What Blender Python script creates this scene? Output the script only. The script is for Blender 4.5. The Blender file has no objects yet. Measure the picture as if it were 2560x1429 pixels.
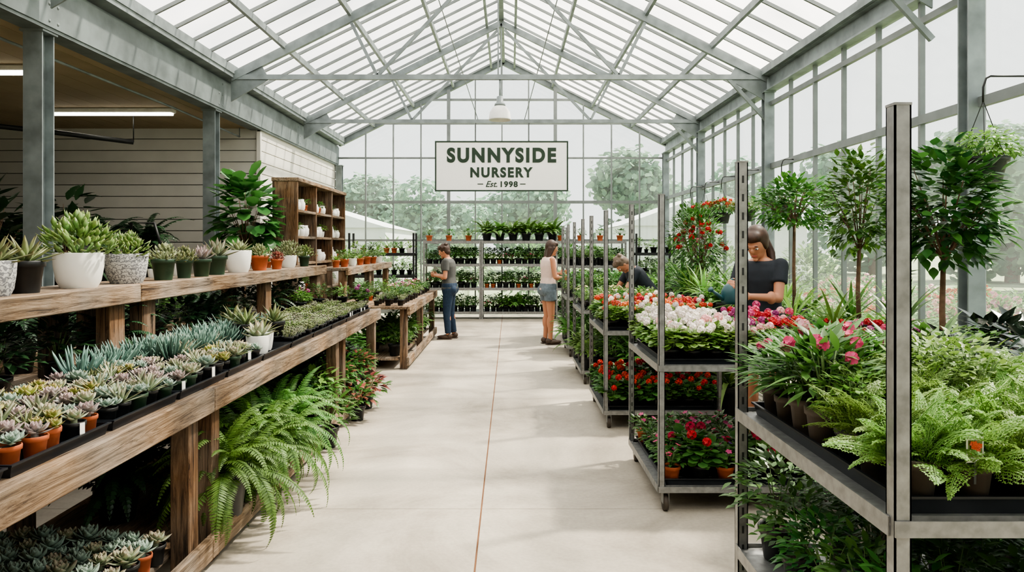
import bpy, math, random
from mathutils import Vector, Matrix
RND=random.Random(11)
sc=bpy.context.scene
col=sc.collection
pi=math.pi
def V(*a): return Vector(a)
def ru(a,b): return RND.uniform(a,b)
def hexc(h):
    h=h.lstrip('#'); o=[]
    for i in (0,2,4):
        c=int(h[i:i+2],16)/255
        o.append(c/12.92 if c<=.04045 else ((c+.055)/1.055)**2.4)
    return (o[0],o[1],o[2],1)
ORD=['first','second','third','fourth','fifth','sixth','seventh','eighth','ninth','tenth','eleventh','twelfth','thirteenth','fourteenth','fifteenth','sixteenth','seventeenth','eighteenth','nineteenth','twentieth']
# ------------------------------------------------------------ mesh builder
class MB:
    def __init__(s): s.v=[];s.f=[];s.m=[];s.t=[]
    def add(s,vs,fs,m=0,t=None):
        o=len(s.v); s.v+=[tuple(v) for v in vs]; s.t+=(t if t else [0.]*len(vs))
        s.f+=[tuple(i+o for i in f) for f in fs]; s.m+=[m]*len(fs)
    def box(s,x0,x1,y0,y1,z0,z1,m=0):
        vs=[(x,y,z) for z in (z0,z1) for y in (y0,y1) for x in (x0,x1)]
        s.add(vs,[(0,2,3,1),(4,5,7,6),(0,1,5,4),(2,6,7,3),(0,4,6,2),(1,3,7,5)],m)
    def bbox(s,x0,x1,y0,y1,z0,z1,b=.004,m=0):
        def ring(z,i): return [(x0+i+b,y0+i,z),(x1-i-b,y0+i,z),(x1-i,y0+i+b,z),(x1-i,y1-i-b,z),(x1-i-b,y1-i,z),(x0+i+b,y1-i,z),(x0+i,y1-i-b,z),(x0+i,y0+i+b,z)]
        vs=ring(z0,b)+ring(z0+b,0)+ring(z1-b,0)+ring(z1,b)
        fs=[tuple(range(7,-1,-1)),tuple(range(24,32))]
        for k in range(3):
            for i in range(8):
                j=(i+1)%8; fs.append((k*8+i,k*8+j,k*8+8+j,k*8+8+i))
        s.add(vs,fs,m)
    def bar(s,a,b,w,h,m=0,up=(0,0,1),ox=0,oz=0):
        a=Vector(a);b=Vector(b);d=(b-a).normalized();u=Vector(up)
        sd=d.cross(u)
        if sd.length<1e-4: sd=d.cross(Vector((0,1,0)))
        sd.normalize();u=sd.cross(d).normalized()
        a=a+sd*ox+u*oz;b=b+sd*ox+u*oz
        vs=[p+sd*(sx*w/2)+u*(sz*h/2) for p in (a,b) for sx,sz in ((-1,-1),(1,-1),(1,1),(-1,1))]
        s.add(vs,[(3,2,1,0),(4,5,6,7),(0,1,5,4),(1,2,6,5),(2,3,7,6),(3,0,4,7)],m)
    def ibeam(s,a,b,w,h,t=.014,up=(0,0,1),m=0):
        s.bar(a,b,w,t,m,up,0,h/2-t/2);s.bar(a,b,w,t,m,up,0,-h/2+t/2);s.bar(a,b,t,h-2*t,m,up)
    def tube(s,pts,r,n=6,m=0,cap=True,t=None):
        pts=[Vector(p) for p in pts]
        if not isinstance(r,(list,tuple)): r=[r]*len(pts)
        vs=[];tt=[]
        d0=(pts[1]-pts[0]).normalized()
        u=d0.orthogonal().normalized()
        for k,p in enumerate(pts):
            d=(pts[min(k+1,len(pts)-1)]-pts[max(k-1,0)]).normalized()
            u=(u-d*u.dot(d)).normalized();w=d.cross(u)
            for i in range(n):
                a=2*pi*i/n; vs.append(p+(u*math.cos(a)+w*math.sin(a))*r[k]); tt.append(k/(len(pts)-1))
        fs=[(k*n+i,k*n+(i+1)%n,(k+1)*n+(i+1)%n,(k+1)*n+i) for k in range(len(pts)-1) for i in range(n)]
        if cap: fs+=[tuple(range(n-1,-1,-1)),tuple(range((len(pts)-1)*n,len(pts)*n))]
        s.add(vs,fs,m,tt)
    def lathe(s,prof,n=20,c=(0,0,0),m=0,closed_ends=False):
        vs=[(c[0]+r*math.cos(2*pi*i/n),c[1]+r*math.sin(2*pi*i/n),c[2]+z) for r,z in prof for i in range(n)]
        fs=[(k*n+i,k*n+(i+1)%n,(k+1)*n+(i+1)%n,(k+1)*n+i) for k in range(len(prof)-1) for i in range(n)]
        if closed_ends: fs+=[tuple(range(n-1,-1,-1)),tuple(range((len(prof)-1)*n,len(prof)*n))]
        s.add(vs,fs,m)
    def ell(s,c,r,Rm=None,n=14,k=9,m=0):
        c=Vector(c); vs=[];Rm=Rm or Matrix.Identity(3)
        vs.append(c+Rm@Vector((0,0,-r[2])))
        for j in range(1,k):
            a=-pi/2+pi*j/k
            for i in range(n):
                b=2*pi*i/n
                vs.append(c+Rm@Vector((r[0]*math.cos(a)*math.cos(b),r[1]*math.cos(a)*math.sin(b),r[2]*math.sin(a))))
        vs.append(c+Rm@Vector((0,0,r[2])))
        fs=[(0,1+(i+1)%n,1+i) for i in range(n)]
        for j in range(k-2):
            for i in range(n):
                a=1+j*n+i;b=1+j*n+(i+1)%n; fs.append((a,b,b+n,a+n))
        l=len(vs)-1
        fs+=[(l,l-n+i,l-n+(i+1)%n) for i in range(n)]
        s.add(vs,fs,m)
    def cap(s,a,b,ra,rb,m=0):
        s.tube([a,b],[ra,rb],12,m); s.ell(a,(ra,)*3,None,12,8,m); s.ell(b,(rb,)*3,None,12,8,m)
    def mesh(s,name,mats,smooth=False):
        me=bpy.data.meshes.new(name); me.from_pydata(s.v,[],s.f)
        for m in mats: me.materials.append(m)
        me.polygons.foreach_set('material_index',s.m)
        if smooth: me.polygons.foreach_set('use_smooth',[True]*len(s.f))
        at=me.attributes.new('t','FLOAT','POINT'); at.data.foreach_set('value',s.t)
        me.update(); return me
def link(name,me,parent=None,loc=None):
    o=bpy.data.objects.new(name,me); col.objects.link(o)
    if parent: o.parent=parent
    if loc: o.location=loc
    return o
def part(name,mb,mats,parent=None,smooth=False,loc=None):
    if not isinstance(mats,(list,tuple)): mats=[mats]
    return link(name,mb.mesh(name,mats,smooth),parent,loc)
def thing(name,label,cat,loc=(0,0,0),rz=0,group=None):
    o=bpy.data.objects.new(name,None); col.objects.link(o); o.empty_display_size=.05
    o.location=loc;o.rotation_euler=(0,0,rz);tag(o,label,cat,group); return o
def tag(o,label,cat,group=None):
    o['label']=label;o['category']=cat
    if group:o['group']=group
    return o
def struct(o): o['kind']='structure'; return o
# ------------------------------------------------------------ materials
def newmat(name):
    m=bpy.data.materials.new(name); m.use_nodes=True; nt=m.node_tree
    return m,nt,nt.nodes,nt.links,nt.nodes['Principled BSDF']
def basic(name,c,rough=.6,metal=0,var=.12,scale=8,bump=0,spec=.5):
    m,nt,N,L,P=newmat(name)
    if isinstance(c,str): c=hexc(c)
    P.inputs['Roughness'].default_value=rough; P.inputs['Metallic'].default_value=metal
    P.inputs['Specular IOR Level'].default_value=spec
    tc=N.new('ShaderNodeTexCoord'); nz=N.new('ShaderNodeTexNoise'); nz.inputs['Scale'].default_value=scale; nz.inputs['Detail'].default_value=5
    L.new(tc.outputs['Object'],nz.inputs['Vector'])
    mx=N.new('ShaderNodeMix'); mx.data_type='RGBA'
    mx.inputs[6].default_value=tuple(x*(1-var) for x in c[:3])+(1,); mx.inputs[7].default_value=tuple(min(1,x*(1+var)) for x in c[:3])+(1,)
    mr=N.new('ShaderNodeMapRange'); mr.inputs[1].default_value=.3; mr.inputs[2].default_value=.7; L.new(nz.outputs['Fac'],mr.inputs[0])
    L.new(mr.outputs[0],mx.inputs[0]); L.new(mx.outputs[2],P.inputs['Base Color'])
    if bump:
        b=N.new('ShaderNodeBump'); b.inputs['Strength'].default_value=bump; b.inputs['Distance'].default_value=.01
        L.new(nz.outputs['Fac'],b.inputs['Height']); L.new(b.outputs[0],P.inputs['Normal'])
    return m
def emis(name,c,s):
    m,nt,N,L,P=newmat(name); P.inputs['Base Color'].default_value=c; P.inputs['Emission Color'].default_value=c; P.inputs['Emission Strength'].default_value=s; return m
def leafm(name,a,b,tip=None,amt=.6,trans=.25,rough=.4,pw=3,dk=1.0):
    m,nt,N,L,P=newmat(name); a=hexc(a);b=hexc(b);a=tuple(x*dk for x in a[:3])+(1,);b=tuple(x*dk for x in b[:3])+(1,)
    g=N.new('ShaderNodeNewGeometry'); mx=N.new('ShaderNodeMix'); mx.data_type='RGBA'
    mx.inputs[6].default_value=a; mx.inputs[7].default_value=b; L.new(g.outputs['Random Per Island'],mx.inputs[0])
    out=mx.outputs[2]
    if tip:
        at=N.new('ShaderNodeAttribute'); at.attribute_name='t'
        pwn=N.new('ShaderNodeMath'); pwn.operation='POWER'; pwn.inputs[1].default_value=pw; L.new(at.outputs['Fac'],pwn.inputs[0])
        ml=N.new('ShaderNodeMath'); ml.operation='MULTIPLY'; ml.inputs[1].default_value=amt; L.new(pwn.outputs[0],ml.inputs[0])
        m2=N.new('ShaderNodeMix'); m2.data_type='RGBA'; m2.inputs[7].default_value=hexc(tip)
        L.new(out,m2.inputs[6]); L.new(ml.outputs[0],m2.inputs[0]); out=m2.outputs[2]
    oi=N.new('ShaderNodeObjectInfo'); hs=N.new('ShaderNodeHueSaturation')
    mr=N.new('ShaderNodeMapRange'); mr.inputs[3].default_value=.75; mr.inputs[4].default_value=1.2; L.new(oi.outputs['Random'],mr.inputs[0]); L.new(mr.outputs[0],hs.inputs['Value'])
    mr2=N.new('ShaderNodeMapRange'); mr2.inputs[3].default_value=.485; mr2.inputs[4].default_value=.515; L.new(oi.outputs['Random'],mr2.inputs[0]); L.new(mr2.outputs[0],hs.inputs['Hue'])
    L.new(out,hs.inputs['Color']); L.new(hs.outputs[0],P.inputs['Base Color']); P.inputs['Roughness'].default_value=rough
    tr=N.new('ShaderNodeBsdfTranslucent'); L.new(hs.outputs[0],tr.inputs['Color'])
    ms=N.new('ShaderNodeMixShader'); ms.inputs[0].default_value=trans
    L.new(P.outputs[0],ms.inputs[1]); L.new(tr.outputs[0],ms.inputs[2]); L.new(ms.outputs[0],N['Material Output'].inputs[0])
    return m
def woodm(name,a,b,c,axis=1,grey=.75):
    m,nt,N,L,P=newmat(name); P.inputs['Roughness'].default_value=.85; P.inputs['Specular IOR Level'].default_value=.2
    tc=N.new('ShaderNodeTexCoord'); mp=N.new('ShaderNodeMapping')
    s=[18,18,18]; s[axis]=1.1; mp.inputs['Scale'].default_value=s; L.new(tc.outputs['Object'],mp.inputs[0])
    nz=N.new('ShaderNodeTexNoise'); nz.inputs['Scale'].default_value=2.0; nz.inputs['Detail'].default_value=10; nz.inputs['Roughness'].default_value=.75; nz.inputs['Distortion'].default_value=1.3
    L.new(mp.outputs[0],nz.inputs['Vector'])
    cr=N.new('ShaderNodeValToRGB'); e=cr.color_ramp.elements; e[0].position=.38; e[0].color=hexc(a); e[1].position=.64; e[1].color=hexc(c)
    q=cr.color_ramp.elements.new(.48); q.color=hexc(b)
    L.new(nz.outputs['Fac'],cr.inputs[0])
    n2=N.new('ShaderNodeTexNoise'); n2.inputs['Scale'].default_value=2.2; n2.inputs['Detail'].default_value=7; L.new(tc.outputs['Object'],n2.inputs['Vector'])
    mg=N.new('ShaderNodeMapRange'); mg.inputs[1].default_value=.4; mg.inputs[2].default_value=.62; mg.inputs[4].default_value=grey; L.new(n2.outputs['Fac'],mg.inputs[0])
    gm=N.new('ShaderNodeMix'); gm.data_type='RGBA'; gm.blend_type='MULTIPLY'; gm.inputs[0].default_value=.85; gm.inputs[6].default_value=hexc('#a3988b')
    gr=N.new('ShaderNodeMapRange'); gr.inputs[1].default_value=.36; gr.inputs[2].default_value=.56; gr.inputs[3].default_value=.25; L.new(nz.outputs['Fac'],gr.inputs[0]); L.new(gr.outputs[0],gm.inputs[7])
    gx=N.new('ShaderNodeMix'); gx.data_type='RGBA'; L.new(gm.outputs[2],gx.inputs[7]); L.new(mg.outputs[0],gx.inputs[0]); L.new(cr.outputs[0],gx.inputs[6])
    n3=N.new('ShaderNodeTexNoise'); n3.inputs['Scale'].default_value=1.4; n3.inputs['Detail'].default_value=3; L.new(tc.outputs['Object'],n3.inputs['Vector'])
    hs=N.new('ShaderNodeHueSaturation'); mr=N.new('ShaderNodeMapRange'); mr.inputs[1].default_value=.3; mr.inputs[2].default_value=.7; mr.inputs[3].default_value=.5; mr.inputs[4].default_value=1.2; L.new(n3.outputs['Fac'],mr.inputs[0]); L.new(mr.outputs[0],hs.inputs['Value'])
    L.new(gx.outputs[2],hs.inputs['Color']); L.new(hs.outputs[0],P.inputs['Base Color'])
    b_=N.new('ShaderNodeBump'); b_.inputs['Strength'].default_value=1.0; b_.inputs['Distance'].default_value=.014; L.new(nz.outputs['Fac'],b_.inputs['Height']); L.new(b_.outputs[0],P.inputs['Normal'])
    return m
def glassm(name,transp,tint=(1,1,1,1),milk=(1,1,1,1),gloss=True,vr=.07,scl=.9):
    m,nt,N,L,P=newmat(name); N.remove(P)
    t=N.new('ShaderNodeBsdfTransparent'); t.inputs[0].default_value=tint
    d=N.new('ShaderNodeBsdfTranslucent'); d.inputs[0].default_value=milk
    ms=N.new('ShaderNodeMixShader')
    tc=N.new('ShaderNodeTexCoord'); nz=N.new('ShaderNodeTexNoise'); nz.inputs['Scale'].default_value=scl; nz.inputs['Detail'].default_value=4; L.new(tc.outputs['Object'],nz.inputs[0])
    mr=N.new('ShaderNodeMapRange'); mr.inputs[1].default_value=.3; mr.inputs[2].default_value=.7; mr.inputs[3].default_value=1-transp-vr; mr.inputs[4].default_value=1-transp+vr
    L.new(nz.outputs['Fac'],mr.inputs[0]); L.new(mr.outputs[0],ms.inputs[0])
    L.new(t.outputs[0],ms.inputs[1]); L.new(d.outputs[0],ms.inputs[2])
    out=ms
    if gloss:
        g=N.new('ShaderNodeBsdfGlossy'); g.inputs['Roughness'].default_value=.05
        m2=N.new('ShaderNodeMixShader'); m2.inputs[0].default_value=.04; L.new(ms.outputs[0],m2.inputs[1]); L.new(g.outputs[0],m2.inputs[2]); out=m2
    L.new(out.outputs[0],N['Material Output'].inputs[0]); return m

M={}
M['steel']=basic('galvanised_steel','#7f8889',.5,.3,.3,5)
M['steel_dark']=basic('weathered_steel','#6d7676',.55,.3,.3,4)
M['alu']=basic('aluminium_bar','#757b7a',.5,.3,.15,5)
M['cart']=basic('trolley_steel','#8b8c8b',.45,.5,.25,30)
M['slot']=basic('dark_slot','#2a2c2c',.8)
M['wood_y']=woodm('timber_along','#3a2b20','#846a50','#b59c80',1)
M['wood_z']=woodm('timber_upright','#2d2119','#6b5039','#947456',2,.5)
M['black']=basic('black_plastic','#191b1d',.45,0,.2,20)
M['tray']=basic('tray_plastic','#1b1f25',.35,0,.15,20)
M['terra']=basic('terracotta','#b05c36',.75,0,.2,12)
M['white']=basic('white_ceramic','#ecebe5',.35,0,.03,6)
M['green']=basic('green_plastic','#27402d',.5,0,.15,9)
M['brown']=basic('taupe_plastic','#463d34',.6,0,.15,9)
M['soil']=basic('potting_soil','#2f2118',.95,0,.4,60,.6)
M['bark']=basic('bark','#6b5440',.85,0,.3,25,.5)
M['stem']=basic('green_stem','#56733a',.6)
M['tagw']=basic('white_card','#f0efe9',.5,0,.02)
M['glass']=glassm('dusty_glass',.93,(.96,1,.985,1),(.95,1,1,1),True,.04)
M['roof']=glassm('milky_roof_panel',.5,(.95,.96,.96,1),(.95,.94,.92,1),False,.28,.5)
M['plaster']=basic('beige_ceiling','#a09075',.9,0,.08,2)
M['darkwall']=basic('dim_wall','#6f6758',.9,0,.08,2)
M['blk']=basic('black_metal','#222425',.5,.3)
M['lampw']=basic('white_enamel','#e6e6e2',.3)
M['tube']=emis('fluorescent_tube',(1,.95,.84,1),9)
M['signw']=basic('sign_board','#fbfbf8',.4,0,.01)
M['signg']=basic('sign_green','#16301d',.5,0,.05)
def patt():
    m,nt,N,L,P=newmat('grey_chevron_glaze'); P.inputs['Roughness'].default_value=.7
    tc=N.new('ShaderNodeTexCoord'); w=N.new('ShaderNodeTexWave'); w.bands_direction='Z'; w.inputs['Scale'].default_value=14; w.inputs['Distortion'].default_value=6; w.inputs['Detail'].default_value=0; w.inputs['Detail Scale'].default_value=6
    L.new(tc.outputs['Object'],w.inputs[0]); cr=N.new('ShaderNodeValToRGB'); cr.color_ramp.elements[0].color=hexc('#727377'); cr.color_ramp.elements[1].color=hexc('#b8b8b5'); cr.color_ramp.elements[0].position=.35;cr.color_ramp.elements[1].position=.6
    L.new(w.outputs[0],cr.inputs[0]); L.new(cr.outputs[0],P.inputs['Base Color']); return m
M['patt']=patt()
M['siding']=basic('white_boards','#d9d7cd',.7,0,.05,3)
M['groove']=basic('board_groove','#5a574f',.9)
def conc():
    m,nt,N,L,P=newmat('worn_concrete'); P.inputs['Roughness'].default_value=.6
    tc=N.new('ShaderNodeTexCoord')
    a=N.new('ShaderNodeTexNoise'); a.inputs['Scale'].default_value=.8; a.inputs['Detail'].default_value=10; a.inputs['Roughness'].default_value=.7; a.inputs['Distortion'].default_value=.6; L.new(tc.outputs['Object'],a.inputs[0])
    b=N.new('ShaderNodeTexNoise'); b.inputs['Scale'].default_value=45; b.inputs['Detail'].default_value=4; L.new(tc.outputs['Object'],b.inputs[0])
    cr=N.new('ShaderNodeValToRGB'); cr.color_ramp.elements[0].color=hexc('#8a8273'); cr.color_ramp.elements[0].position=.3; cr.color_ramp.elements[1].color=hexc('#c4bbab'); cr.color_ramp.elements[1].position=.62
    q=cr.color_ramp.elements.new(.45); q.color=hexc('#aba293')
    L.new(a.outputs[0],cr.inputs[0]); mx=N.new('ShaderNodeMix'); mx.data_type='RGBA'; mx.blend_type='MULTIPLY'; mx.inputs[0].default_value=.3; L.new(cr.outputs[0],mx.inputs[6]); L.new(b.outputs['Fac'],mx.inputs[7]); L.new(mx.outputs[2],P.inputs['Base Color'])
    bp=N.new('ShaderNodeBump'); bp.inputs['Strength'].default_value=.1; L.new(b.outputs['Fac'],bp.inputs['Height']); L.new(bp.outputs[0],P.inputs['Normal']); return m
M['conc']=conc()
M['ground']=basic('outdoor_ground','#8f9a78',.95,0,.3,1)
M['tent']=basic('white_tent','#d3d7d8',.7,0,.04)
# foliage
F={}
F['ech1']=leafm('dusty_green_leaf','#7b8c70','#a0ae8d','#b9857c',.55,.12,.55,4)
F['ech2']=leafm('grey_mauve_leaf','#868a7f','#a29b98','#ad7a80',.6,.12,.55,3)
F['ech3']=leafm('lime_rosette_leaf','#87984f','#a8b069','#b05b42',.5,.15,.5,4)
F['ech4']=leafm('grey_green_leaf','#71877a','#91a595','#a6b3a4',.4,.1,.55,4)
F['chalk']=leafm('blue_chalk_leaf','#46675d','#628378','#7f9b8a',.5,.1,.5,2)
F['sed']=leafm('sedum_leaf','#7c9063','#a8b585','#bfc49b',.5,.2,.5,2)
F['jade']=leafm('jade_leaf','#58793f','#88a05d','#a5714e',.3,.15,.35,4)
F['aloe']=leafm('aloe_leaf','#677b53','#8f9f6f','#a57353',.4,.15,.45,3)
F['fern']=leafm('fern_leaf','#3d6d2a','#689743','#88b05b',.45,.3,.5,1,.85)
F['fern2']=leafm('pale_fern_leaf','#4f7f34','#86ab55','#a9c574',.5,.4,.5,1,.9)
F['mid']=leafm('mid_leaf','#315e28','#5b8a3e','#7aa055',.3,.3,.4,2,.85)
F['light']=leafm('light_leaf','#517d33','#80a350','#9bb868',.3,.35,.45,2,.9)
F['tree']=leafm('citrus_leaf','#28572a','#4f8038',None,0,.3,.3,3,.9)
F['treel']=leafm('standard_tree_leaf','#3a6a2c','#67913f',None,0,.35,.35,3,.95)
F['fig']=leafm('fig_leaf','#2c582d','#558a45','#7aa55a',.2,.2,.3,2,.9)
F['red']=leafm('red_bract_leaf','#84342e','#b36256','#c98a76',.4,.3,.5,2,.8)
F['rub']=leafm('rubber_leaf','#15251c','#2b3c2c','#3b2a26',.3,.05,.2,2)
F['shade']=leafm('shaded_leaf','#1a361e','#315433',None,0,.15,.4,3,.9)  # darker leaf copy, shade of covered spots put into its colour
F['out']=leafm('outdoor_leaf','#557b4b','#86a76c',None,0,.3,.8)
F['outb']=leafm('distant_leaf','#5f856e','#86a688',None,0,.3,.9)  # outdoor haze put into this pale blue green colour
for k,n,a,b in (('fw','white','#efe0dc','#f9f4ee'),('fp','pink','#c4326a','#dc5e90'),('fr','red','#b0141a','#d2252b'),('fo','orange','#d25632','#e6885e'),('fm','magenta','#8e2a68','#b35292'),('fl','blush','#e5a0aa','#f2c6c9'),('fpr','purple','#684489','#9c6bb3'),('fy','cream','#ddcd8e','#ebe2ba')):
    F[k]=leafm('petal_'+n,a,b,None,0,.25,.6)
# ------------------------------------------------------------ plants
OV=[.15,.7,1,.8,.35,.03]; LAN=[.3,.9,1,.65,.05]; SPOON=[.4,.6,.95,1,.6,.04]; ROUND=[.3,.95,1,.9,.25]; MIDP=[.2,.95,.8,.04]
def leaf(mb,p,d,n,L,W,prof=OV,bend=0,m=0,fold=.12,thick=0,flat=False):
    p=Vector(p);d=Vector(d).normalized();n=Vector(n);n=(n-d*n.dot(d))
    if n.length<1e-5: n=d.orthogonal()
    n.normalize();s=d.cross(n)
    k=len(prof)-1; st=L/k; ang=bend/k; vs=[];tt=[];c=3
    if thick:c=4
    if flat:c=2
    ca,sa=math.cos(ang),math.sin(ang)
    for i,w in enumerate(prof):
        h=w*W/2
        if thick: vs+=[p-s*h,p-n*(fold*h),p+s*h,p-n*(fold*h+thick*h)]
        elif flat: vs+=[p-s*h,p+s*h]
        else: vs+=[p-s*h,p-n*(fold*W*w),p+s*h]
        tt+=[i/k]*c
        d,n=(d*ca-n*sa).normalized(),(n*ca+d*sa).normalized()
        p=p+d*st
    fs=[]
    for i in range(k):
        o=i*c
        if thick:
            for j in range(4): fs.append((o+j,o+(j+1)%4,o+4+(j+1)%4,o+4+j))
        else:
            for j in range(c-1): fs.append((o+j,o+j+1,o+c+j+1,o+c+j))
    mb.add(vs,fs,m,tt)
def dirv(az,el): return V(math.cos(az)*math.cos(el),math.sin(az)*math.cos(el),math.sin(el))
def upn(az,el): return V(-math.cos(az)*math.sin(el),-math.sin(az)*math.sin(el),math.cos(el))
def rosette(mb,c,r,n,m=0,wf=.5,prof=SPOON,el0=.12,el1=1.35):
    for i in range(n):
        f=i/(n-1); az=i*2.39996+ru(-.1,.1); el=el0+(el1-el0)*f**1.1
        L=r*(1-.62*f)*ru(.93,1.05)
        leaf(mb,Vector(c)+V(0,0,r*.22*f),dirv(az,el),upn(az,el),L,r*wf*(1-.35*f),prof,-.35,m,-.05,.35)
def g_ech(mat,r=.06,n=26):
    mb=MB(); rosette(mb,(0,0,.012),r,n); mb.tube([(0,0,-.01),(0,0,.02)],r*.2,6)
    return mb.mesh('rosette',[mat],True)
def g_ech3(mat,r=.045):
    mb=MB()
    for i in range(3):
        a=i*2.1+ru(0,.5); rosette(mb,(math.cos(a)*r*.6,math.sin(a)*r*.6,.01+ru(0,.015)),r*ru(.75,1),17)
    return mb.mesh('rosette_cluster',[mat],True)
def g_chalk(mat,h=.13,n=34,sp=.05):
    mb=MB()
    for i in range(n):
        az=ru(0,6.28);rr=sp*math.sqrt(RND.random());el=1.5-.8*rr/sp+ru(-.2,.2);d=dirv(az,el)
        b=V(math.cos(az)*rr*.7,math.sin(az)*rr*.7,0);L=h*ru(.5,1.05)
        mb.tube([b,b+d*L*.5,b+d*L*.85+V(0,0,.01),b+d*L+V(0,0,.016)],[.0045,.0055,.0042,.0006],5)
    return mb.mesh('finger_leaves',[mat],True)
def g_sed(mat,r=.045,n=9,fl=9):
    mb=MB()
    for i in range(n):
        az=i*2.4;rr=r*math.sqrt(i/n);c=V(math.cos(az)*rr,math.sin(az)*rr,.015+ru(0,.03))
        rosette(mb,c,.017*ru(.8,1.3),fl,0,.6,MIDP)
        mb.tube([(c.x*.4,c.y*.4,-.01),c],.0025,4)
    return mb.mesh('sedum_mat',[mat],True)
def g_aloe(mat,L=.12,n=22,w=.022,el0=.25,thick=.5,bend=.3):
    mb=MB()
    for i in range(n):
        f=i/(n-1);az=i*2.4+ru(-.2,.2);el=el0+(1.45-el0)*f
        leaf(mb,(0,0,0),dirv(az,el),upn(az,el),L*ru(.8,1.1)*(1-.2*f),w,LAN,bend,0,.12,thick)
    return mb.mesh('spiky_leaves',[mat],True)
def g_jade(mat,r=.14,n=190,ls=.045):
    mb=MB()
    for i in range(10):
        az=i*2.4;el=.5+.09*i;mb.tube([(0,0,-.02),dirv(az,el)*r*.4,dirv(az,el)*r*.95],[.008,.006,.003],5)
    for i in range(n):
        az=ru(0,6.28);el=ru(.05,1.5);rr=r*ru(.65,1);p=dirv(az,el)*rr
        e2=el*.6+ru(-.2,.7);a2=az+ru(-.6,.6)
        leaf(mb,p,dirv(a2,e2),upn(a2,e2),ls*ru(.8,1.2),ls*.55,SPOON,-.3,0,0,.4)
    return mb.mesh('fleshy_foliage',[mat],True)
def frond(mb,base,az,el,L,pw,n=22,droop=1.9,m=0,fine=False,wf=1.1):
    p=Vector(base);seg=L/n;e=el;pts=[p.copy()];tw=ru(-.5,.5) if fine else 0
    for i in range(n):
        f=(i+1)/n;d=dirv(az,e);nn=upn(az,e);s=d.cross(nn)
        nn,s=(nn*math.cos(tw)+s*math.sin(tw)),(s*math.cos(tw)-nn*math.sin(tw))
        p=p+d*seg;pts.append(p.copy());e-=droop/n*(.5+f)
        w=pw*(min(1,f*5))*(1-f**2.2)+pw*.08
        if f<.12: continue
        for sd in (-1,1):
            dd=(s*sd+d*.45-nn*.12+V(ru(-.1,.1),ru(-.1,.1),ru(-.1,.1))).normalized()
            if fine:
                k=max(3,int(w/.0075))
                leaf(mb,p.copy(),dd,nn,w,.002,[.8,1,.2],.3,m,0,0,True)
                for j in range(k):
                    g=(j+.5)/k;qq=p+dd*w*g-nn*(w*g*g*.3);sl=.0095*(1-.45*g)
                    for s2 in (-1,1):
                        d3=(d*s2+dd*.5+nn*ru(-.5,.5)).normalized();leaf(mb,qq,d3,nn,sl,.0045,[.4,1,.05],.2,m,0,0,True)
            else: leaf(mb,p,dd,nn,w,seg*wf,[.5,1,.7,.05],.35,m,.1)
    mb.tube(pts[::2],[.0025*(1-.7*i/len(pts[::2])) for i in range(len(pts[::2]))],4,m)
def g_fern(mat,L=.6,n=42,pw=.05,droop=2.0,seg=24,fine=False,elr=(.5,1.45),wf=1.1,dd=.03):
    mb=MB()
    for i in range(n):
        az=i*2.4+ru(-.3,.3);el=elr[0]+(elr[1]-elr[0])*(i/n)
        b=(ru(-dd,dd),ru(-dd,dd),0)
        frond(mb,b,az,el,L*ru(.55,1.08),pw*ru(.8,1.1),seg,droop*ru(.7,1.25),0,fine,wf)
    return mb.mesh('fern_fronds',[mat],True)
def g_bush(mat,r=.14,h=.2,n=150,ls=.06,w=.5,prof=OV,bend=.6,stems=9,inner=.5,stemmat=None):
    mb=MB()
    for i in range(stems):
        az=i*2.4;d=dirv(az,.7+.07*i)
        mb.tube([(0,0,-.01),V(d.x*r*.3,d.y*r*.3,d.z*h*.4),V(d.x*r*.85,d.y*r*.85,d.z*h*.9)],[.004,.003,.0015],4,1)
    for i in range(n):
        az=ru(0,6.28);el=math.asin(ru(-.15,1));q=inner+(1-inner)*math.sqrt(RND.random());d=dirv(az,el);q*=ru(.85,1.12)
        p=V(d.x*r*q,d.y*r*q,h*.35+d.z*h*.65*q);e2=el*.5+ru(-.3,.5);a2=az+ru(-.7,.7)
        leaf(mb,p,dirv(a2,e2),upn(a2,e2),ls*ru(.7,1.2),ls*w,prof,bend*ru(.5,1.4),0,.1)
    return mb.mesh('leafy_foliage',[mat,stemmat or M['stem']],True)
def floret(mb,c,d,r,m=0,n=5):
    d=Vector(d).normalized();u=d.orthogonal().normalized();w=d.cross(u);a0=ru(0,6.28)
    for i in range(n):
        a=a0+2*pi*i/n;o=(u*math.cos(a)+w*math.sin(a)+d*.35).normalized()
        leaf(mb,c,o,d,r,r*.85,[.3,1,.6],.2,m,.1)
def g_heads(mat,r,h,nh,hr=.03,nf=16,fr=.013,stem=True,vr=.35):
    mb=MB()
    for i in range(nh):
        az=i*2.4+ru(-.3,.3);q=r*math.sqrt((i+.5)/nh);c=V(math.cos(az)*q,math.sin(az)*q,h*(1-vr*(q/r)**2)*ru(.85,1.1));hh=hr*ru(.75,1.15)
        if stem: mb.tube([(c.x*.5,c.y*.5,h*.3),c],.002,4,1)
        if nf==1: floret(mb,c,dirv(az,1.1),hr); continue
        for k in range(nf):
            d=dirv(k*2.4,math.asin(1-1.6*(k+.5)/nf));floret(mb,c+d*hh*.85,d,fr)
    return mb.mesh('flower_heads',[mat,M['stem']],True)
def g_strap(mat,L=.45,n=26,w=.035,droop=1.6):
    mb=MB()
    for i in range(n):
        f=i/n;az=i*2.4;el=.35+1.1*f
        leaf(mb,(0,0,f*.06),dirv(az,el),upn(az,el),L*ru(.75,1.1),w,[.5,.9,1,.95,.7,.4,.03],droop*ru(.6,1.1)*(1.1-f*.7),0,.15)
    return mb.mesh('strap_leaves',[mat],True)
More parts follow.
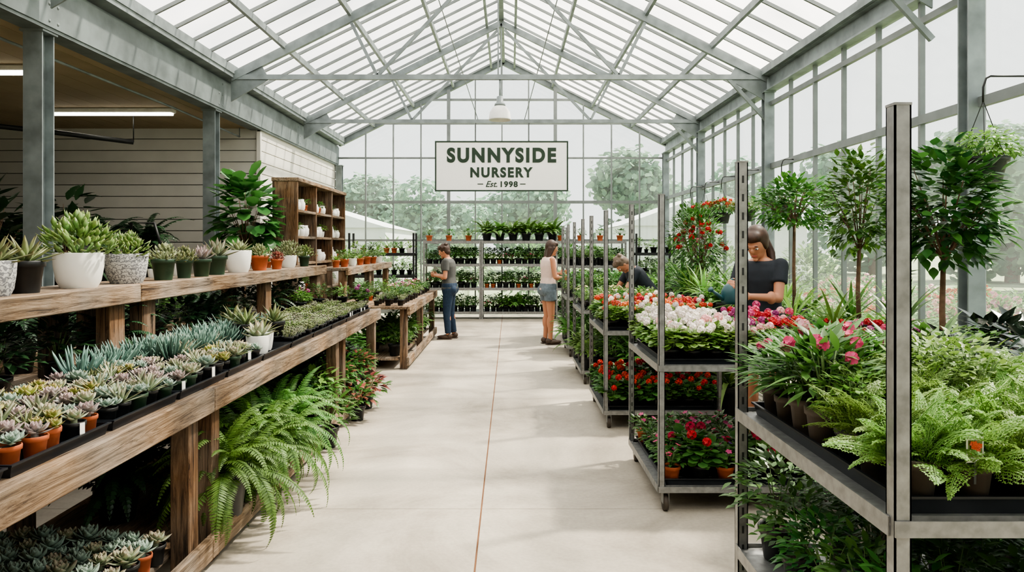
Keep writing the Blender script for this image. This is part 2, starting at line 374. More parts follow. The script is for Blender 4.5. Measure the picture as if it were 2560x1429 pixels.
def g_crown(mat,c,r,n,ls,w=.5,prof=OV,q0=.3):
    mb=MB();c=Vector(c)
    for i in range(16):
        az=i*2.4;d=dirv(az,math.asin(ru(-.1,1)));e=V(c.x+d.x*r[0]*.8,c.y+d.y*r[1]*.8,c.z+d.z*r[2]*.8);b=V(c.x,c.y,c.z-r[2]*.75)
        mb.tube([b,b.lerp(e,.5)+V(0,0,.03),e],[.007*r[0]/.3,.005*r[0]/.3,.002*r[0]/.3],4,1)
    for i in range(n):
        d=dirv(ru(0,6.28),math.asin(ru(-.85,1)));q=ru(q0,1)**.5*(1+.16*math.sin(5*d.x+3)*math.cos(6*d.y));p=c+V(d.x*r[0]*q,d.y*r[1]*q,d.z*r[2]*q)
        az=math.atan2(d.y,d.x)+ru(-.9,.9);el=math.asin(d.z)*.5+ru(-.4,.7)
        leaf(mb,p,dirv(az,el),upn(az,el),ls*ru(.7,1.2),ls*w,prof,.5,0,.12)
    return mb.mesh('crown',[mat,M['bark']],True)
# pots
_pc={}
def pot(kind,r,h):
    k=(kind,r,h)
    if k in _pc: return _pc[k]
    mb=MB();n=20 if r>.06 else 14
    if kind in('white','patt'): prof=[(r*.7,0),(r*.86,h*.2),(r*.96,h*.6),(r,h*.97),(r*.985,h),(r*.92,h),(r*.9,h*.88)]
    else: prof=[(r*.7,0),(r*.9,h*.8),(r,h*.81),(r*1.02,h*.98),(r*.99,h),(r*.92,h),(r*.9,h*.88)]
    mb.lathe(prof,n)
    mb.add([(r*.7*math.cos(2*pi*i/n),r*.7*math.sin(2*pi*i/n),0) for i in range(n)],[tuple(range(n-1,-1,-1))])
    mb.add([(r*.91*math.cos(2*pi*i/n),r*.91*math.sin(2*pi*i/n),h*.88) for i in range(n)],[tuple(range(n))],1)
    _pc[k]=mb.mesh(kind+'_pot',[M[kind],M['soil']],True)
    return _pc[k]
PN={'black':'black','terra':'terracotta','white':'white ceramic','patt':'grey patterned','green':'dark green','brown':'taupe'}
def proto(name,look,pk,r,h,parts,cat='plant'): return dict(name=name,look=look+' in '+PN[pk]+' pot',pot=pot(pk,r,h),h=h,r=r,parts=parts,cat=cat)
_tm=None
def tagmesh():
    global _tm
    if not _tm:
        mb=MB();mb.box(-.009,.009,-.0008,.0008,-.02,.022,0);mb.box(-.006,.006,-.0012,-.0009,-.005,.012,0);_tm=mb.mesh('plant_tag',[M['tagw']])
    return _tm
def inst(p,x,y,z,label,group=None,s=1,rz=None,tagp=.0,tilt=.05):
    o=thing(p['name'],label,p['cat'],(x,y,z),ru(0,6.28) if rz is None else rz,group); o.scale=(s,)*3
    link('pot',p['pot'],o)
    for n,me in p['parts']:
        q=link(n,me,o,(0,0,p['h']*.88)); q.rotation_euler=(ru(-tilt,tilt),ru(-tilt,tilt),ru(-.5,.5))
    if RND.random()<tagp:
        a=-o.rotation_euler.z+ru(-.3,.3)-.3
        t=link('plant_tag',tagmesh(),o); q=Vector((p['r']*1.06*math.cos(a),p['r']*1.06*math.sin(a),p['h']*.68)); t.location=q; t.rotation_euler=(0,0,a+pi/2)
    return o
def grid(ps,xs,ys,z,where,group,jit=.008,s=(.9,1.1),tagp=.1,pick=None,side='aisle'):
    for j,y in enumerate(ys):
        for i,x in enumerate(xs):
            p=pick(i,j) if pick else RND.choice(ps)
            lab='%s, %s row, %s from %s, %s'%(p['look'],ORD[j],ORD[i],side,where)
            inst(p,x+ru(-jit,jit),y+ru(-jit,jit),z,lab,group,ru(*s),None,tagp)
def lin(a,b,n): return [a+(b-a)*(i/(n-1) if n>1 else .5) for i in range(n)]
_tr={}
def tray(x,y,z,lx,ly,label,group):
    k=(round(lx,3),round(ly,3))
    if k not in _tr:
        mb=MB();a,b=lx/2,ly/2;h=.045
        def ring(sx,sy,zz): return [(-sx,-sy,zz),(sx,-sy,zz),(sx,sy,zz),(-sx,sy,zz)]
        vs=ring(a-.012,b-.012,0)+ring(a-.003,b-.003,h-.006)+ring(a+.004,b+.004,h-.006)+ring(a+.004,b+.004,h)+ring(a-.006,b-.006,h)+ring(a-.015,b-.015,.004)
        fs=[(3,2,1,0),(20,21,22,23)]+[(q*4+i,q*4+(i+1)%4,q*4+4+(i+1)%4,q*4+4+i) for q in range(5) for i in range(4)]
        mb.add(vs,fs)
        for i in range(1,int(ly/.1)): yy=-b+i*ly/int(ly/.1); mb.box(-a+.014,a-.014,yy-.002,yy+.002,.004,.02)
        _tr[k]=mb.mesh('plant_tray',[M['tray']])
    o=link('plant_tray',_tr[k],None,(x,y,z)); tag(o,label,'tray',group); return o

# ============================================================ SETTING
XL,XR,XC=-4.1,3.76,-.17; YE=17.0; ZE=4.09; ZR=6.05; SL=(ZR-ZE)/(XR-XC)
def rz_(x): return ZR-abs(x-XC)*SL
mb=MB()
xs=[-12.2,-9.25,-6.22,-3.2,-.18,2.85,3.9]; ys=[-3,1.24,4.47,7.70,10.93,14.16,17.1]
for i in range(len(xs)-1):
    for j in range(len(ys)-1): mb.box(xs[i]+.005,xs[i+1]-.005,ys[j]+.002,ys[j+1]-.002,-.06,0)
mb.box(-12.2,3.9,-3,17.1,-.08,-.008,1);mb.box(-.1845,-.1755,-3,17.1,-.02,-.004,2)
struct(part('floor',mb,[M['conc'],basic('joint','#81735f',.9),basic('rusty_joint','#6e4a2f',.9,0,.3,5)]))
mb=MB();mb.box(-90,90,-30,160,-.3,-.1);struct(part('ground',mb,M['ground']))
# roof
for sd,x0,n in ((-1,XL,'ceiling_left'),(1,XR,'ceiling_right')):
    mb=MB();a=(x0,-3,ZE+.1);b=(x0,YE,ZE+.1);c=(XC,YE,ZR+.1);d=(XC,-3,ZR+.1);mb.add([a,b,c,d],[(0,1,2,3)])
    o=struct(part(n,mb,M['roof']))
    y=-2.6
    while y<YE:
        m2=MB();m2.bar((x0,y,ZE+.07),(XC,y,ZR+.07),.028,.04);part('glazing_bar',m2,M['alu'],o);y+=.5
    for f in (.22,.46,.70,.93):
        x=x0+(XC-x0)*f;z=rz_(x)
        m2=MB();m2.bar((x,-3,z),(x,YE,z),.045,.09);part('purlin',m2,M['steel'],o)
mb=MB();mb.bar((XC,-3,ZR+.02),(XC,YE,ZR+.02),.1,.12);struct(part('trim_1',mb,M['steel']))
mb=MB();mb.box(-4.3,3.9,-3.1,-3,0,4.1);mb.add([(XL,-3.05,4.1),(XR,-3.05,4.1),(XC,-3.05,ZR+.05)],[(0,1,2)])
struct(part('wall_behind_added',mb,M['darkwall']))  # unseen opaque wall, added to cut light from behind the camera
t=thing('steel_beam','deep galvanised steel gutter beam along the left eave over the columns','beam',(0,0,0))
mb=MB();mb.ibeam((-4.2,-3,3.8),(-4.2,YE,3.8),.2,.46,.03);part('web_and_flanges',mb,M['steel_dark'],t)
mb=MB();mb.box(-4.1,-4.085,-3,YE,3.6,4.0)
part('face_plate',mb,M['steel_dark'],t)
mb=MB()
for y in (2.6,6.37,10.05,13.8):
    for dy in (-.06,.06):
        for z in (3.65,3.8,3.95): mb.ell((-4.083,y+dy,z),(.008,.014,.014),None,8,5)
part('bolts',mb,M['steel'],t)
mb=MB();mb.bar((-4.08,-3,4.1),(-4.08,YE,4.1),.26,.09);mb.bar((-3.95,-3,4.17),(-3.95,YE,4.17),.03,.12);part('gutter',mb,M['steel'],t)
t=thing('steel_beam','galvanised eave beam running above the right glass wall','beam',(0,0,0))
mb=MB();mb.ibeam((3.72,-3,3.98),(3.72,YE,3.98),.16,.24,.02);part('web_and_flanges',mb,M['steel'],t)
mb=MB();mb.bar((3.62,-3,4.14),(3.62,YE,4.14),.05,.1);part('gutter_lip',mb,M['steel'],t)
def column(x,y,z1,label,w=.17):
    t=thing('steel_column',label,'column',(x,y,0))
    mb=MB();mb.ibeam((0,0,.015),(0,0,z1),w,w,.014,(0,1,0));part('shaft',mb,M['steel'],t)
    mb=MB();mb.bbox(-w*.75,w*.75,-w*.75,w*.75,0,.015,.003)
    for a in (-1,1):
        for b in (-1,1): mb.lathe([(.014,.015),(.014,.035),(.001,.036)],6,(a*w*.6,b*w*.6,0))
    part('base_plate',mb,M['steel'],t)
    mb=MB();mb.box(-w*.62,w*.62,-w*.62,w*.62,z1-.02,z1)
    part('cap_plate',mb,M['steel'],t)
column(-4.22,6.37,3.57,'nearest steel column on the left, beside the big jade plant')
column(-4.22,10.05,3.57,'steel column behind the fiddle leaf fig tree')
column(-4.22,2.6,3.57,'steel column at the near left end of the gutter beam')
column(3.7,5.7,3.86,'nearest steel column in the right glass wall behind the hanging basket',.14)
column(3.7,10.2,3.86,'steel column in the right glass wall under the nearer truss end',.14)
column(3.7,13.8,3.86,'steel column in the right glass wall under the farther truss end',.14)
column(3.7,1.6,3.86,'steel column in the right glass wall beside the nearest trolley',.14)
column(-4.05,16.9,3.57,'steel column at the far left corner of the glass end wall',.14)
column(3.7,16.9,3.86,'steel column at the far right corner of the glass end wall',.14)
def truss(y,label):
    t=thing('roof_truss',label,'truss',(0,0,0),0,'roof trusses')
    xl,xr=XL+.1,XR-.08
    mb=MB();mb.bar((xl,y,4.07),(xr,y,4.07),.06,.07);part('bottom_chord',mb,M['steel'],t)
    for x0 in (xl,xr):
        mb=MB();mb.bar((x0,y,rz_(x0)-.08),(XC,y,ZR-.08),.07,.11);part('top_chord',mb,M['steel'],t)
    w=xr-XC
    for sd in (-1,1):
        n0=XC+sd*w*.45
        for (xa,za,xb,zb) in ((n0,4.09,XC+sd*w*.55,rz_(XC+sd*w*.55)-.12),(n0,4.09,XC+sd*.06,ZR-.2)):
            mb=MB();mb.bar((xa,y,za),(xb,y,zb),.045,.045);part('web_brace',mb,M['steel'],t)
        xe=xl if sd<0 else xr
        mb=MB();mb.add([(xe,y-.01,4.0),(xe-sd*.55,y-.01,4.04),(xe-sd*.45,y-.01,4.22),(xe,y-.01,4.1),(xe,y-.01,3.72),(xe,y+.01,4.0),(xe-sd*.55,y+.01,4.04),(xe-sd*.45,y+.01,4.22),(xe,y+.01,4.1),(xe,y+.01,3.72)],[(0,1,2,3),(5,8,7,6),(4,1,0),(9,5,6),(1,6,7,2),(4,9,6,1)])
        part('gusset_plate',mb,M['steel'],t)
    mb=MB();mb.bar((xr,y,3.45),(xr-.55,y,4.05),.04,.05);part('knee_brace',mb,M['steel'],t)
    mb=MB();mb.bar((XC,y,4.1),(XC,y,ZR-.1),.022,.022);part('king_rod',mb,M['steel'],t)
truss(10.2,'nearer roof truss, with the pendant lamp hanging from its chord')
truss(13.8,'farther roof truss, with the nursery sign hanging from its chord')
truss(6.2,'nearest roof truss, mostly above the top edge of the view')
mb=MB()
for x0 in (XL,XR): mb.bar((x0,YE,ZE),(XC,YE,ZR),.12,.14)
struct(part('trim_2',mb,M['steel_dark']))
for i,(x,w) in enumerate(((-.62,'left'),(.28,'right'))):
    mb=MB();q=x+(-.55 if i==0 else .55);mb.tube([(q,8.4,rz_(q)),(x,13.8,4.1)],.008,6)
    tag(part('tie_rod',mb,M['steel'],None,True),'thin steel tie rod slanting down to the far truss above the sign, '+w+' one','rod','tie rods')
TH=[-1.463,1.08]
def endwin(n,x0,x1,ends):
    mb=MB()
    pts=[(x0,0.02)]+[(x1,0.02)]+[(x1,rz_(x1))]+([(XC,ZR)] if x0<XC<x1 else [])+[(x0,rz_(x0))]
    mb.add([(x,YE,z) for x,z in pts],[tuple(range(len(pts)))])
    o=struct(part('window_%d'%n,mb,M['glass']))
    f=MB()
    for z,th in ((.1,.1),(1.79,.05),(2.70,.07),(3.75,.04),(4.57,.04),(5.14,.05)):
        a,b=x0,x1
        if z>ZE: q=(ZR-z)/SL; a=max(a,XC-q); b=min(b,XC+q)
        if b>a+.02: f.bar((a,YE-.03,z),(b,YE-.03,z),.05,th)
    k=round((x1-x0)/.64)
    for i in range(k+1):
        x=x0+(x1-x0)*i/k
        if i in (0,k) and not ends: continue
        w=.08 if i in(0,k) else .03
        f.box(x-w/2,x+w/2,YE-.075 if w>.05 else YE-.065,YE-.003,0.03,rz_(x)-.03)
    part('frame',f,M['alu'],o)
endwin(1,XL,TH[0],False);endwin(2,TH[0],TH[1],True);endwin(3,TH[1],XR,False)
ycol=[-3,1.6,5.7,10.2,13.8,YE]
for i in range(5):
    a,b=ycol[i],ycol[i+1];mb=MB();mb.add([(XR,a,0),(XR,b,0),(XR,b,ZE),(XR,a,ZE)],[(0,1,2,3)])
    o=struct(part('window_%d'%(4+i),mb,M['glass']));f=MB();k=round((b-a)/.75)
    for j in range(1,k): y=a+(b-a)*j/k; f.box(XR-.05,XR-.003,y-.018,y+.018,.3,3.9)
    f.bar((XR-.03,a,2.79),(XR-.03,b,2.79),.05,.08);f.bar((XR-.03,a,3.68),(XR-.03,b,3.68),.05,.06);f.bar((XR-.02,a,.3),(XR-.02,b,.3),.06,.06)
    part('frame',f,M['alu'],o)
mb=MB();mb.box(XR-.08,XR+.1,-3,YE,0,.28);struct(part('baseboard_right',mb,M['steel_dark']))
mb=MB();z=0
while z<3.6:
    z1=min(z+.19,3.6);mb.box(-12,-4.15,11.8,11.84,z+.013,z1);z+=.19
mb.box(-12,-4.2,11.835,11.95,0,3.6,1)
struct(part('wall_back',mb,[basic('shaded_boards','#c4c3bb',.8,0,.05,3),M['groove']]))  # darker copy of the white boards, alcove shade put into the colour
mb=MB();z=0
while z<3.58:
    z1=min(z+.19,3.58);mb.box(-4.19,-4.15,11.8,16.95,z+.013,z1);z+=.19
mb.box(-4.3,-4.185,11.84,16.95,0,3.57,1)
struct(part('wall_left',mb,[M['siding'],M['groove']]))
mb=MB();mb.bbox(-4.2,-4.13,11.77,11.83,0,3.55);struct(part('trim_3',mb,M['siding']))
mb=MB()
x=-12
while x<-4.32: mb.box(x+.006,min(x+.3,-4.3),-3,11.8,3.6,3.7); x+=.3
mb.box(-12,-4.3,-3,11.8,3.62,3.75)
struct(part('ceiling_low',mb,M['plaster']))
mb=MB();mb.box(-12.1,-12,-3,11.9,0,3.7);struct(part('wall_far_left_added',mb,M['darkwall']))  # unseen wall, added to close off the low room and keep it dark
mb=MB();mb.box(-12,-4.3,-3.1,-3,0,3.7);struct(part('wall_front_added',mb,M['darkwall']))  # unseen wall, added to block light entering the low room
for x0,x1,y,l in ((-6.65,-4.77,10.1,'long fluorescent ceiling light above the white boarded wall'),(-7.2,-5.12,7.7,'long fluorescent ceiling light at the left edge behind the nearest column')):
    t=thing('ceiling_light',l,'light',((x0+x1)/2,y,3.6));h=(x1-x0)/2
    mb=MB();mb.bbox(-h,h,-.07,.07,-.06,0,.01);part('housing',mb,M['lampw'],t)
    for s in (-.03,.03): mb=MB();mb.tube([(-h+.03,s,-.075),(h-.03,s,-.075)],.019,8);part('tube',mb,M['tube'],t,True)
def pipe(pts,r,l,m='blk'):
    mb=MB();mb.tube(pts,r,8)
    for p in (pts[0],pts[-1]): mb.tube([p,(p[0],p[1],3.595)],.008,6)
    tag(part('pipe',mb,M[m],None,True),l,'pipe')
pipe([(-8,8.6,3.3),(-6.2,9.7,3.2),(-5.4,10.2,3.14)],.035,'black pipe hanging under the low ceiling at left')
pipe([(-4.6,5.5,3.52),(-4.5,9.5,3.5),(-4.45,11.7,3.45)],.015,'thin grey conduit running beside the gutter beam','steel')

# ============================================================ SIGN + LAMP
t=thing('hanging_sign','white nursery name sign with dark green lettering hanging from far truss','sign',(-.163,13.75,2.71))
W,H=2.566,.966
mb=MB();mb.bbox(-W/2,W/2,-.02,.02,0,H,.004);part('board',mb,M['signw'],t)
mb=MB();b=.024
for a,c,d,e in ((-W/2-.004,W/2+.004,-.004,b),(-W/2-.004,W/2+.004,H-b,H+.004),(-W/2-.004,-W/2+b,b,H-b),(W/2-b,W/2+.004,b,H-b)): mb.box(a,c,-.028,-.018,d,e)
part('border',mb,M['signg'],t)
def lettering(txt,cx,cz,w,h,shear=0,off=.0,sp=1.2):
    cu=bpy.data.curves.new('c','FONT');cu.body=txt;cu.size=1;cu.align_x='CENTER';cu.shear=shear;cu.offset=off;cu.extrude=.01;cu.space_character=sp
    o=bpy.data.objects.new('tmp',cu);col.objects.link(o);bpy.context.view_layer.update()
    dg=bpy.context.evaluated_depsgraph_get();me=bpy.data.meshes.new_from_object(o.evaluated_get(dg));bpy.data.objects.remove(o)
    xs=[v.co.x for v in me.vertices];ys=[v.co.y for v in me.vertices];x0,x1,y0,y1=min(xs),max(xs),min(ys),max(ys)
    for v in me.vertices:
        x=(v.co.x-(x0+x1)/2)/(x1-x0)*w+cx;z=(v.co.y-(y0+y1)/2)/(y1-y0)*h+cz;v.co=(x,-.024+(-.004 if v.co.z>0 else .003),z)
    me.materials.clear();me.materials.append(M['signg']);link('lettering',me,t)
k=13.75/1778
lettering('SUNNYSIDE',0,(478-388)*k,273*k,38*k,0,.05,1.25)
lettering('NURSERY',0,(478-431)*k,156*k,26*k,0,.045,1.25)
lettering('Est.',-25*k,(478-460)*k,29*k,15*k,.35,.01,1.0)
lettering('1998',19*k,(478-460.5)*k,43*k,15*k,0,.035,1.15)
for s in (-1,1): mb=MB();mb.box(s*53*k-7*k,s*53*k+7*k,-.026,-.019,(478-461)*k,(478-459)*k);part('dash',mb,M['signg'],t)
for x in (-.5,.53): mb=MB();mb.tube([(x,0,H-.01),(x,.02,H+.36)],.006,6);mb.lathe([(.02,H-.02),(.02,H+.01)],8,(x,0,0),0,True);part('hanger_wire',mb,M['blk'],t)
t=thing('pendant_lamp','white enamel dome pendant lamp hanging from the nearer truss','lamp',(-.145,10.2,0))
mb=MB();mb.tube([(0,0,4.05),(0,0,3.78)],.012,8);part('rod',mb,M['steel'],t,True)
mb=MB();mb.lathe([(.03,3.80),(.045,3.79),(.05,3.71),(.075,3.69),(.08,3.66)],20,(0,0,0),0,True);part('lamp_holder',mb,M['steel'],t,True)
mb=MB();mb.lathe([(.05,3.67),(.1,3.64),(.145,3.57),(.16,3.47),(.162,3.455),(.152,3.455),(.14,3.56),(.09,3.63)],28);part('lamp_shade',mb,M['lampw'],t,True)
mb=MB();mb.ell((0,0,3.56),(.04,.04,.06));part('bulb',mb,M['lampw'],t,True)

# ============================================================ PLANT PROTOS
P={}
for k,(mt,nm) in {'a':('ech1','dusty green rosette'),'b':('ech2','mauve grey rosette'),'c':('ech3','lime rosette'),'d':('ech4','blue rosette')}.items():
    for v in range(2):
        me=g_ech(F[mt],.066 if v==0 else .056,28-4*v) if v==0 or k in'ab' else g_ech3(F[mt],.048)
        for pk in ('black','terra','green'):
            P['e%s%d%s'%(k,v,pk)]=proto('potted_rosette_succulent',nm,pk,.038 if pk!='terra' else .036,.075,[('foliage',me)],'succulent')
eb=[P[k] for k in P if (k.endswith('black') or k.endswith('green')) and k[1]!='c']+[P['ec0black'],P['ec1black']]; et=[P[k] for k in P if k.endswith('terra')]
HW=proto('potted_aloe','small spiky haworthia','black',.038,.075,[('foliage',g_aloe(F['ech1'],.11,22,.016,.3))],'succulent')
HW2=proto('potted_aloe','small green aloe','black',.038,.075,[('foliage',g_aloe(F['aloe'],.1,20,.014,.4))],'succulent')
eb+=[HW,HW2,HW]
ED=[P[k] for k in ('ed0black','ed1black','ed0terra','ea0black','ed0green','ea1black')]
CH=[proto('potted_finger_succulent','blue finger succulent','black',.042,.075,[('foliage',g_chalk(F['chalk'],.12,34,.055))],'succulent') for _ in range(2)]
SE=[proto('potted_sedum','pale sedum','black',.04,.065,[('foliage',g_sed(F['sed'],.045,12))],'succulent'),proto('potted_sedum','grey green sedum','black',.04,.065,[('foliage',g_sed(F['ech1'],.045,12))],'succulent'),proto('potted_sedum','leafy sedum','black',.04,.065,[('foliage',g_sed(F['jade'],.045,12))],'succulent')]
AL=g_aloe(F['aloe'],.15,24,.026)
AG=g_aloe(F['ech1'],.13,20,.05,.3,.4,-.1)
JD=g_jade(F['jade'],.2,300,.06); JD2=g_jade(F['jade'],.13,190,.04)
BL=[g_bush(F['light'],.11,.15,120,.05) for _ in range(2)]
BM=[g_bush(F['mid'],.14,.2,150,.06) for _ in range(2)]
BD=g_bush(F['shade'],.2,.32,170,.09)
GL=[g_bush(F['light'],.11,.13,120,.05,1.0,ROUND,.5,8,.6) for _ in range(2)]
GM=[g_bush(F['mid'],.11,.13,110,.05,1.0,ROUND,.5,8,.6)]
def ger(nm,fl,pk='black',gl=None,nh=5,h=.2):
    return proto('potted_geranium',nm+' geranium',pk,.052,.09,[('foliage',gl or RND.choice(GL)),('flowers',g_heads(F[fl],.1,h,nh,.026,16,.0115))],'flower')
GW=[ger('white','fw',nh=5),ger('white blush','fw',nh=6),ger('white','fw',nh=4)]; GP=[ger('pink','fp',gl=GM[0],nh=4)]; GR=[ger('red','fr',gl=GM[0],nh=4)]; GB=[ger('blush','fl',nh=4)]; GO=[ger('orange','fo',nh=5),ger('cream','fw',nh=4)]; GMg=[ger('magenta','fm',gl=GM[0],nh=3)]
GRd=[ger('red','fr','black',GM[0],3,.16)]
def bed(nm,fl,fol,pk='black',n=8,r=.09,h=.12): return proto('potted_bedding_flower',nm,pk,.045,.08,[('foliage',fol),('flowers',g_heads(F[fl],r,h,n,.016,1,.02))],'flower')
BS=g_bush(F['mid'],.08,.1,80,.04)
BSL=g_bush(F['light'],.08,.1,80,.04)
PK=[bed('pink bedding flower','fp',BS),bed('magenta bedding flower','fm',BS),bed('blush bedding flower','fl',BSL)]
SM=[proto('potted_seedling','leafy seedling','black',.045,.08,[('foliage',BS)]),proto('potted_seedling','lime seedling','black',.045,.08,[('foliage',BSL)])]
VI=[bed('purple bedding flower','fpr',BS,'green',5),bed('pink bedding flower','fp',BS,'terra',4),bed('pink bedding flower','fp',BS,'green',4),proto('potted_seedling','leafy seedling','green',.045,.08,[('foliage',BS)]),proto('potted_seedling','leafy seedling','black',.045,.08,[('foliage',BS)])]
SMT=[proto('potted_houseplant','small green leafy plant','terra',.045,.08,[('foliage',BS)]),proto('potted_houseplant','small lime leafy plant','white',.045,.08,[('foliage',BSL)]),proto('potted_houseplant','small spiky plant','terra',.045,.08,[('foliage',g_aloe(F['light'],.12,24,.014,.3,0,.6))])]
FN=[g_fern(F['fern2'],.185,56,.038,1.0,18,True,(.3,1.5),1.1,.045) for _ in range(3)]
FNP=[proto('potted_fern','feathery fern','brown',.055,.11,[('foliage',f)],'fern') for f in FN]+[proto('potted_fern','feathery fern','black',.055,.11,[('foliage',FN[0])],'fern')]
FNP+=[proto('potted_shrub','small leafed shrub','black',.055,.11,[('foliage',g_bush(F['light'],.12,.19,260,.03))])]
FB=[g_fern(F['fern'],.56,110,.058,2.0,36,False,(-.2,1.5),.75,.1) for _ in range(2)]
FS=g_fern(F['fern'],.34,34,.05,1.5,18,False,(.5,1.5))
FD=g_fern(F['shade'],.5,36,.06,1.8,20)
FSP=proto('potted_fern','green fern','black',.075,.12,[('foliage',FS)],'fern')
LPh=g_bush(F['mid'],.12,.18,150,.08,.25,OV,.4,9,.35)
PHL=proto('potted_phlox','pink phlox','brown',.052,.11,[('foliage',LPh),('flowers',g_heads(F['fp'],.11,.21,5,.014,6,.012))],'flower')
PHR=proto('potted_phlox','blush phlox','brown',.052,.11,[('foliage',LPh),('flowers',g_heads(F['fl'],.11,.21,3,.013,5,.012))],'flower')
PHG=proto('potted_phlox','leafy phlox','brown',.052,.11,[('foliage',LPh)],'flower')
ST=g_strap(F['light'],.42,34,.026); STD=g_strap(F['mid'],.5,30,.036)
STP=[proto('potted_strap_plant','arching strap leaved plant','black',.09,.16,[('foliage',ST)]),proto('potted_strap_plant','dark strap leaved plant','black',.09,.16,[('foliage',STD)])]
RB=proto('potted_rubber_plant','dark rubber plant','black',.09,.16,[('foliage',g_bush(F['rub'],.2,.2,60,.15,.5,OV,.4,7,.4))])
REDP=proto('potted_bract_plant','red bract leafy plant','black',.08,.14,[('foliage',g_bush(F['red'],.17,.22,60,.09,.5)),('under_leaves',g_bush(F['mid'],.18,.2,90,.08,.5))])
LGB=proto('potted_broadleaf','green big leafed plant','black',.09,.16,[('foliage',g_bush(F['mid'],.22,.28,150,.085,.55,OV,.8))])
LGL=proto('potted_broadleaf','light green big leafed plant','black',.09,.16,[('foliage',g_bush(F['light'],.2,.26,140,.075,.55,OV,.8))])
BMP=[proto('potted_shrub','green leafy shrub','black',.07,.12,[('foliage',b)]) for b in BM]+[proto('potted_shrub','lime leafy shrub','black',.07,.12,[('foliage',BL[0])])]
LOWB=[proto('potted_shrub','dense leafy shrub','black',.08,.14,[('foliage',g_bush(F['mid'],.19,.34,280,.055,.5))]),proto('potted_shrub','dark leafy shrub','brown',.08,.14,[('foliage',g_bush(F['tree'],.19,.34,280,.055,.5))])]
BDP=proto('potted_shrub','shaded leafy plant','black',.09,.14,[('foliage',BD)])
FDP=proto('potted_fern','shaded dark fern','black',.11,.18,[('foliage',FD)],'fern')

# ============================================================ LEFT BENCHES
def bench(y0,y1,x0,x1,zd,label,legs,low=.15,grp='timber benches'):
    t=thing('timber_bench',label,'bench',(0,y0,0),0,grp);L=y1-y0
    mb=MB();n=5;w=(x1-x0)/n
    for i in range(n): mb.bbox(x0+i*w+.004,x0+(i+1)*w-.004,.004,L-.004,zd-.035,zd,.004)
    part('deck',mb,M['wood_y'],t)
    mb=MB();mb.bbox(x1+.001,x1+.045,.003,L-.003,zd-.115,zd+.006,.005);part('fascia_board',mb,M['wood_y'],t)
    mb=MB();mb.bbox(x0-.045,x0-.001,.003,L-.003,zd-.115,zd,.005);part('back_board',mb,M['wood_y'],t)
    for yy in legs:
        for xx in (x1-.1,x0+.02):
            mb=MB();mb.bbox(xx,xx+.095,yy-y0-.05,yy-y0+.05,0,zd-.036,.005);part('leg',mb,M['wood_z'],t)
    mb=MB();w=(x1-.11-x0-.12)/4
    for i in range(4): mb.bbox(x0+.12+i*w+.004,x0+.12+(i+1)*w-.004,.02,L-.02,low-.03,low,.004)
    part('lower_shelf',mb,M['wood_y'],t)
    mb=MB();mb.bbox(x1-.004,x1+.036,.003,L-.003,low-.1,low+.015,.005);part('lower_rail',mb,M['wood_y'],t)
    return t
Z1=.92
bench(1.0,3.63,-2.65,-1.55,Z1,'nearest weathered timber bench at left, rosette succulents on its deck',[1.1,3.5])
bench(3.63,6.55,-2.65,-1.55,Z1,'middle weathered timber bench at left, big ferns spilling beneath it',[3.76,6.42])
bench(6.55,8.3,-2.65,-1.55,Z1,'far timber bench section of first left row, beside red leaved plants',[6.68,8.2])
bench(9.5,13.1,-2.6,-1.38,.84,'timber bench beside the woman in grey, pink flowers on its deck',[9.6,11.3,13.0])
def riser(y0,y1,x0,x1,zb,zt,posts,label):
    t=thing('timber_riser_shelf',label,'shelf',(0,y0,zb),0,'raised timber shelves');L=y1-y0
    mb=MB();w=(x1-x0)/2
    for i in range(2): mb.bbox(x0+i*w+.003,x0+(i+1)*w-.003,.003,L-.003,zt-zb-.04,zt-zb,.004)
    part('shelf_board',mb,M['wood_y'],t)
    mb=MB();mb.bbox(x1+.001,x1+.04,.003,L-.003,zt-zb-.1,zt-zb+.004,.005);part('fascia_board',mb,M['wood_y'],t)
    for yy in posts:
        for xx in (x1-.1,x0+.01):
            mb=MB();mb.bbox(xx,xx+.085,yy-y0-.075,yy-y0+.075,0,zt-zb-.041,.005);part('post',mb,M['wood_z'],t)
ZU=1.425
riser(1.0,4.15,-2.62,-2.19,Z1,ZU,[1.4,4.0],'near raised timber shelf carrying the jade plant and patterned pots')
riser(4.15,8.35,-2.62,-2.19,Z1,ZU,[4.35,6.5,8.2],'far raised timber shelf carrying green pots and white pot')
riser(9.5,13.0,-2.58,-2.2,.84,1.36,[9.6,11.3,12.9],'raised timber shelf behind the pink flower bench')
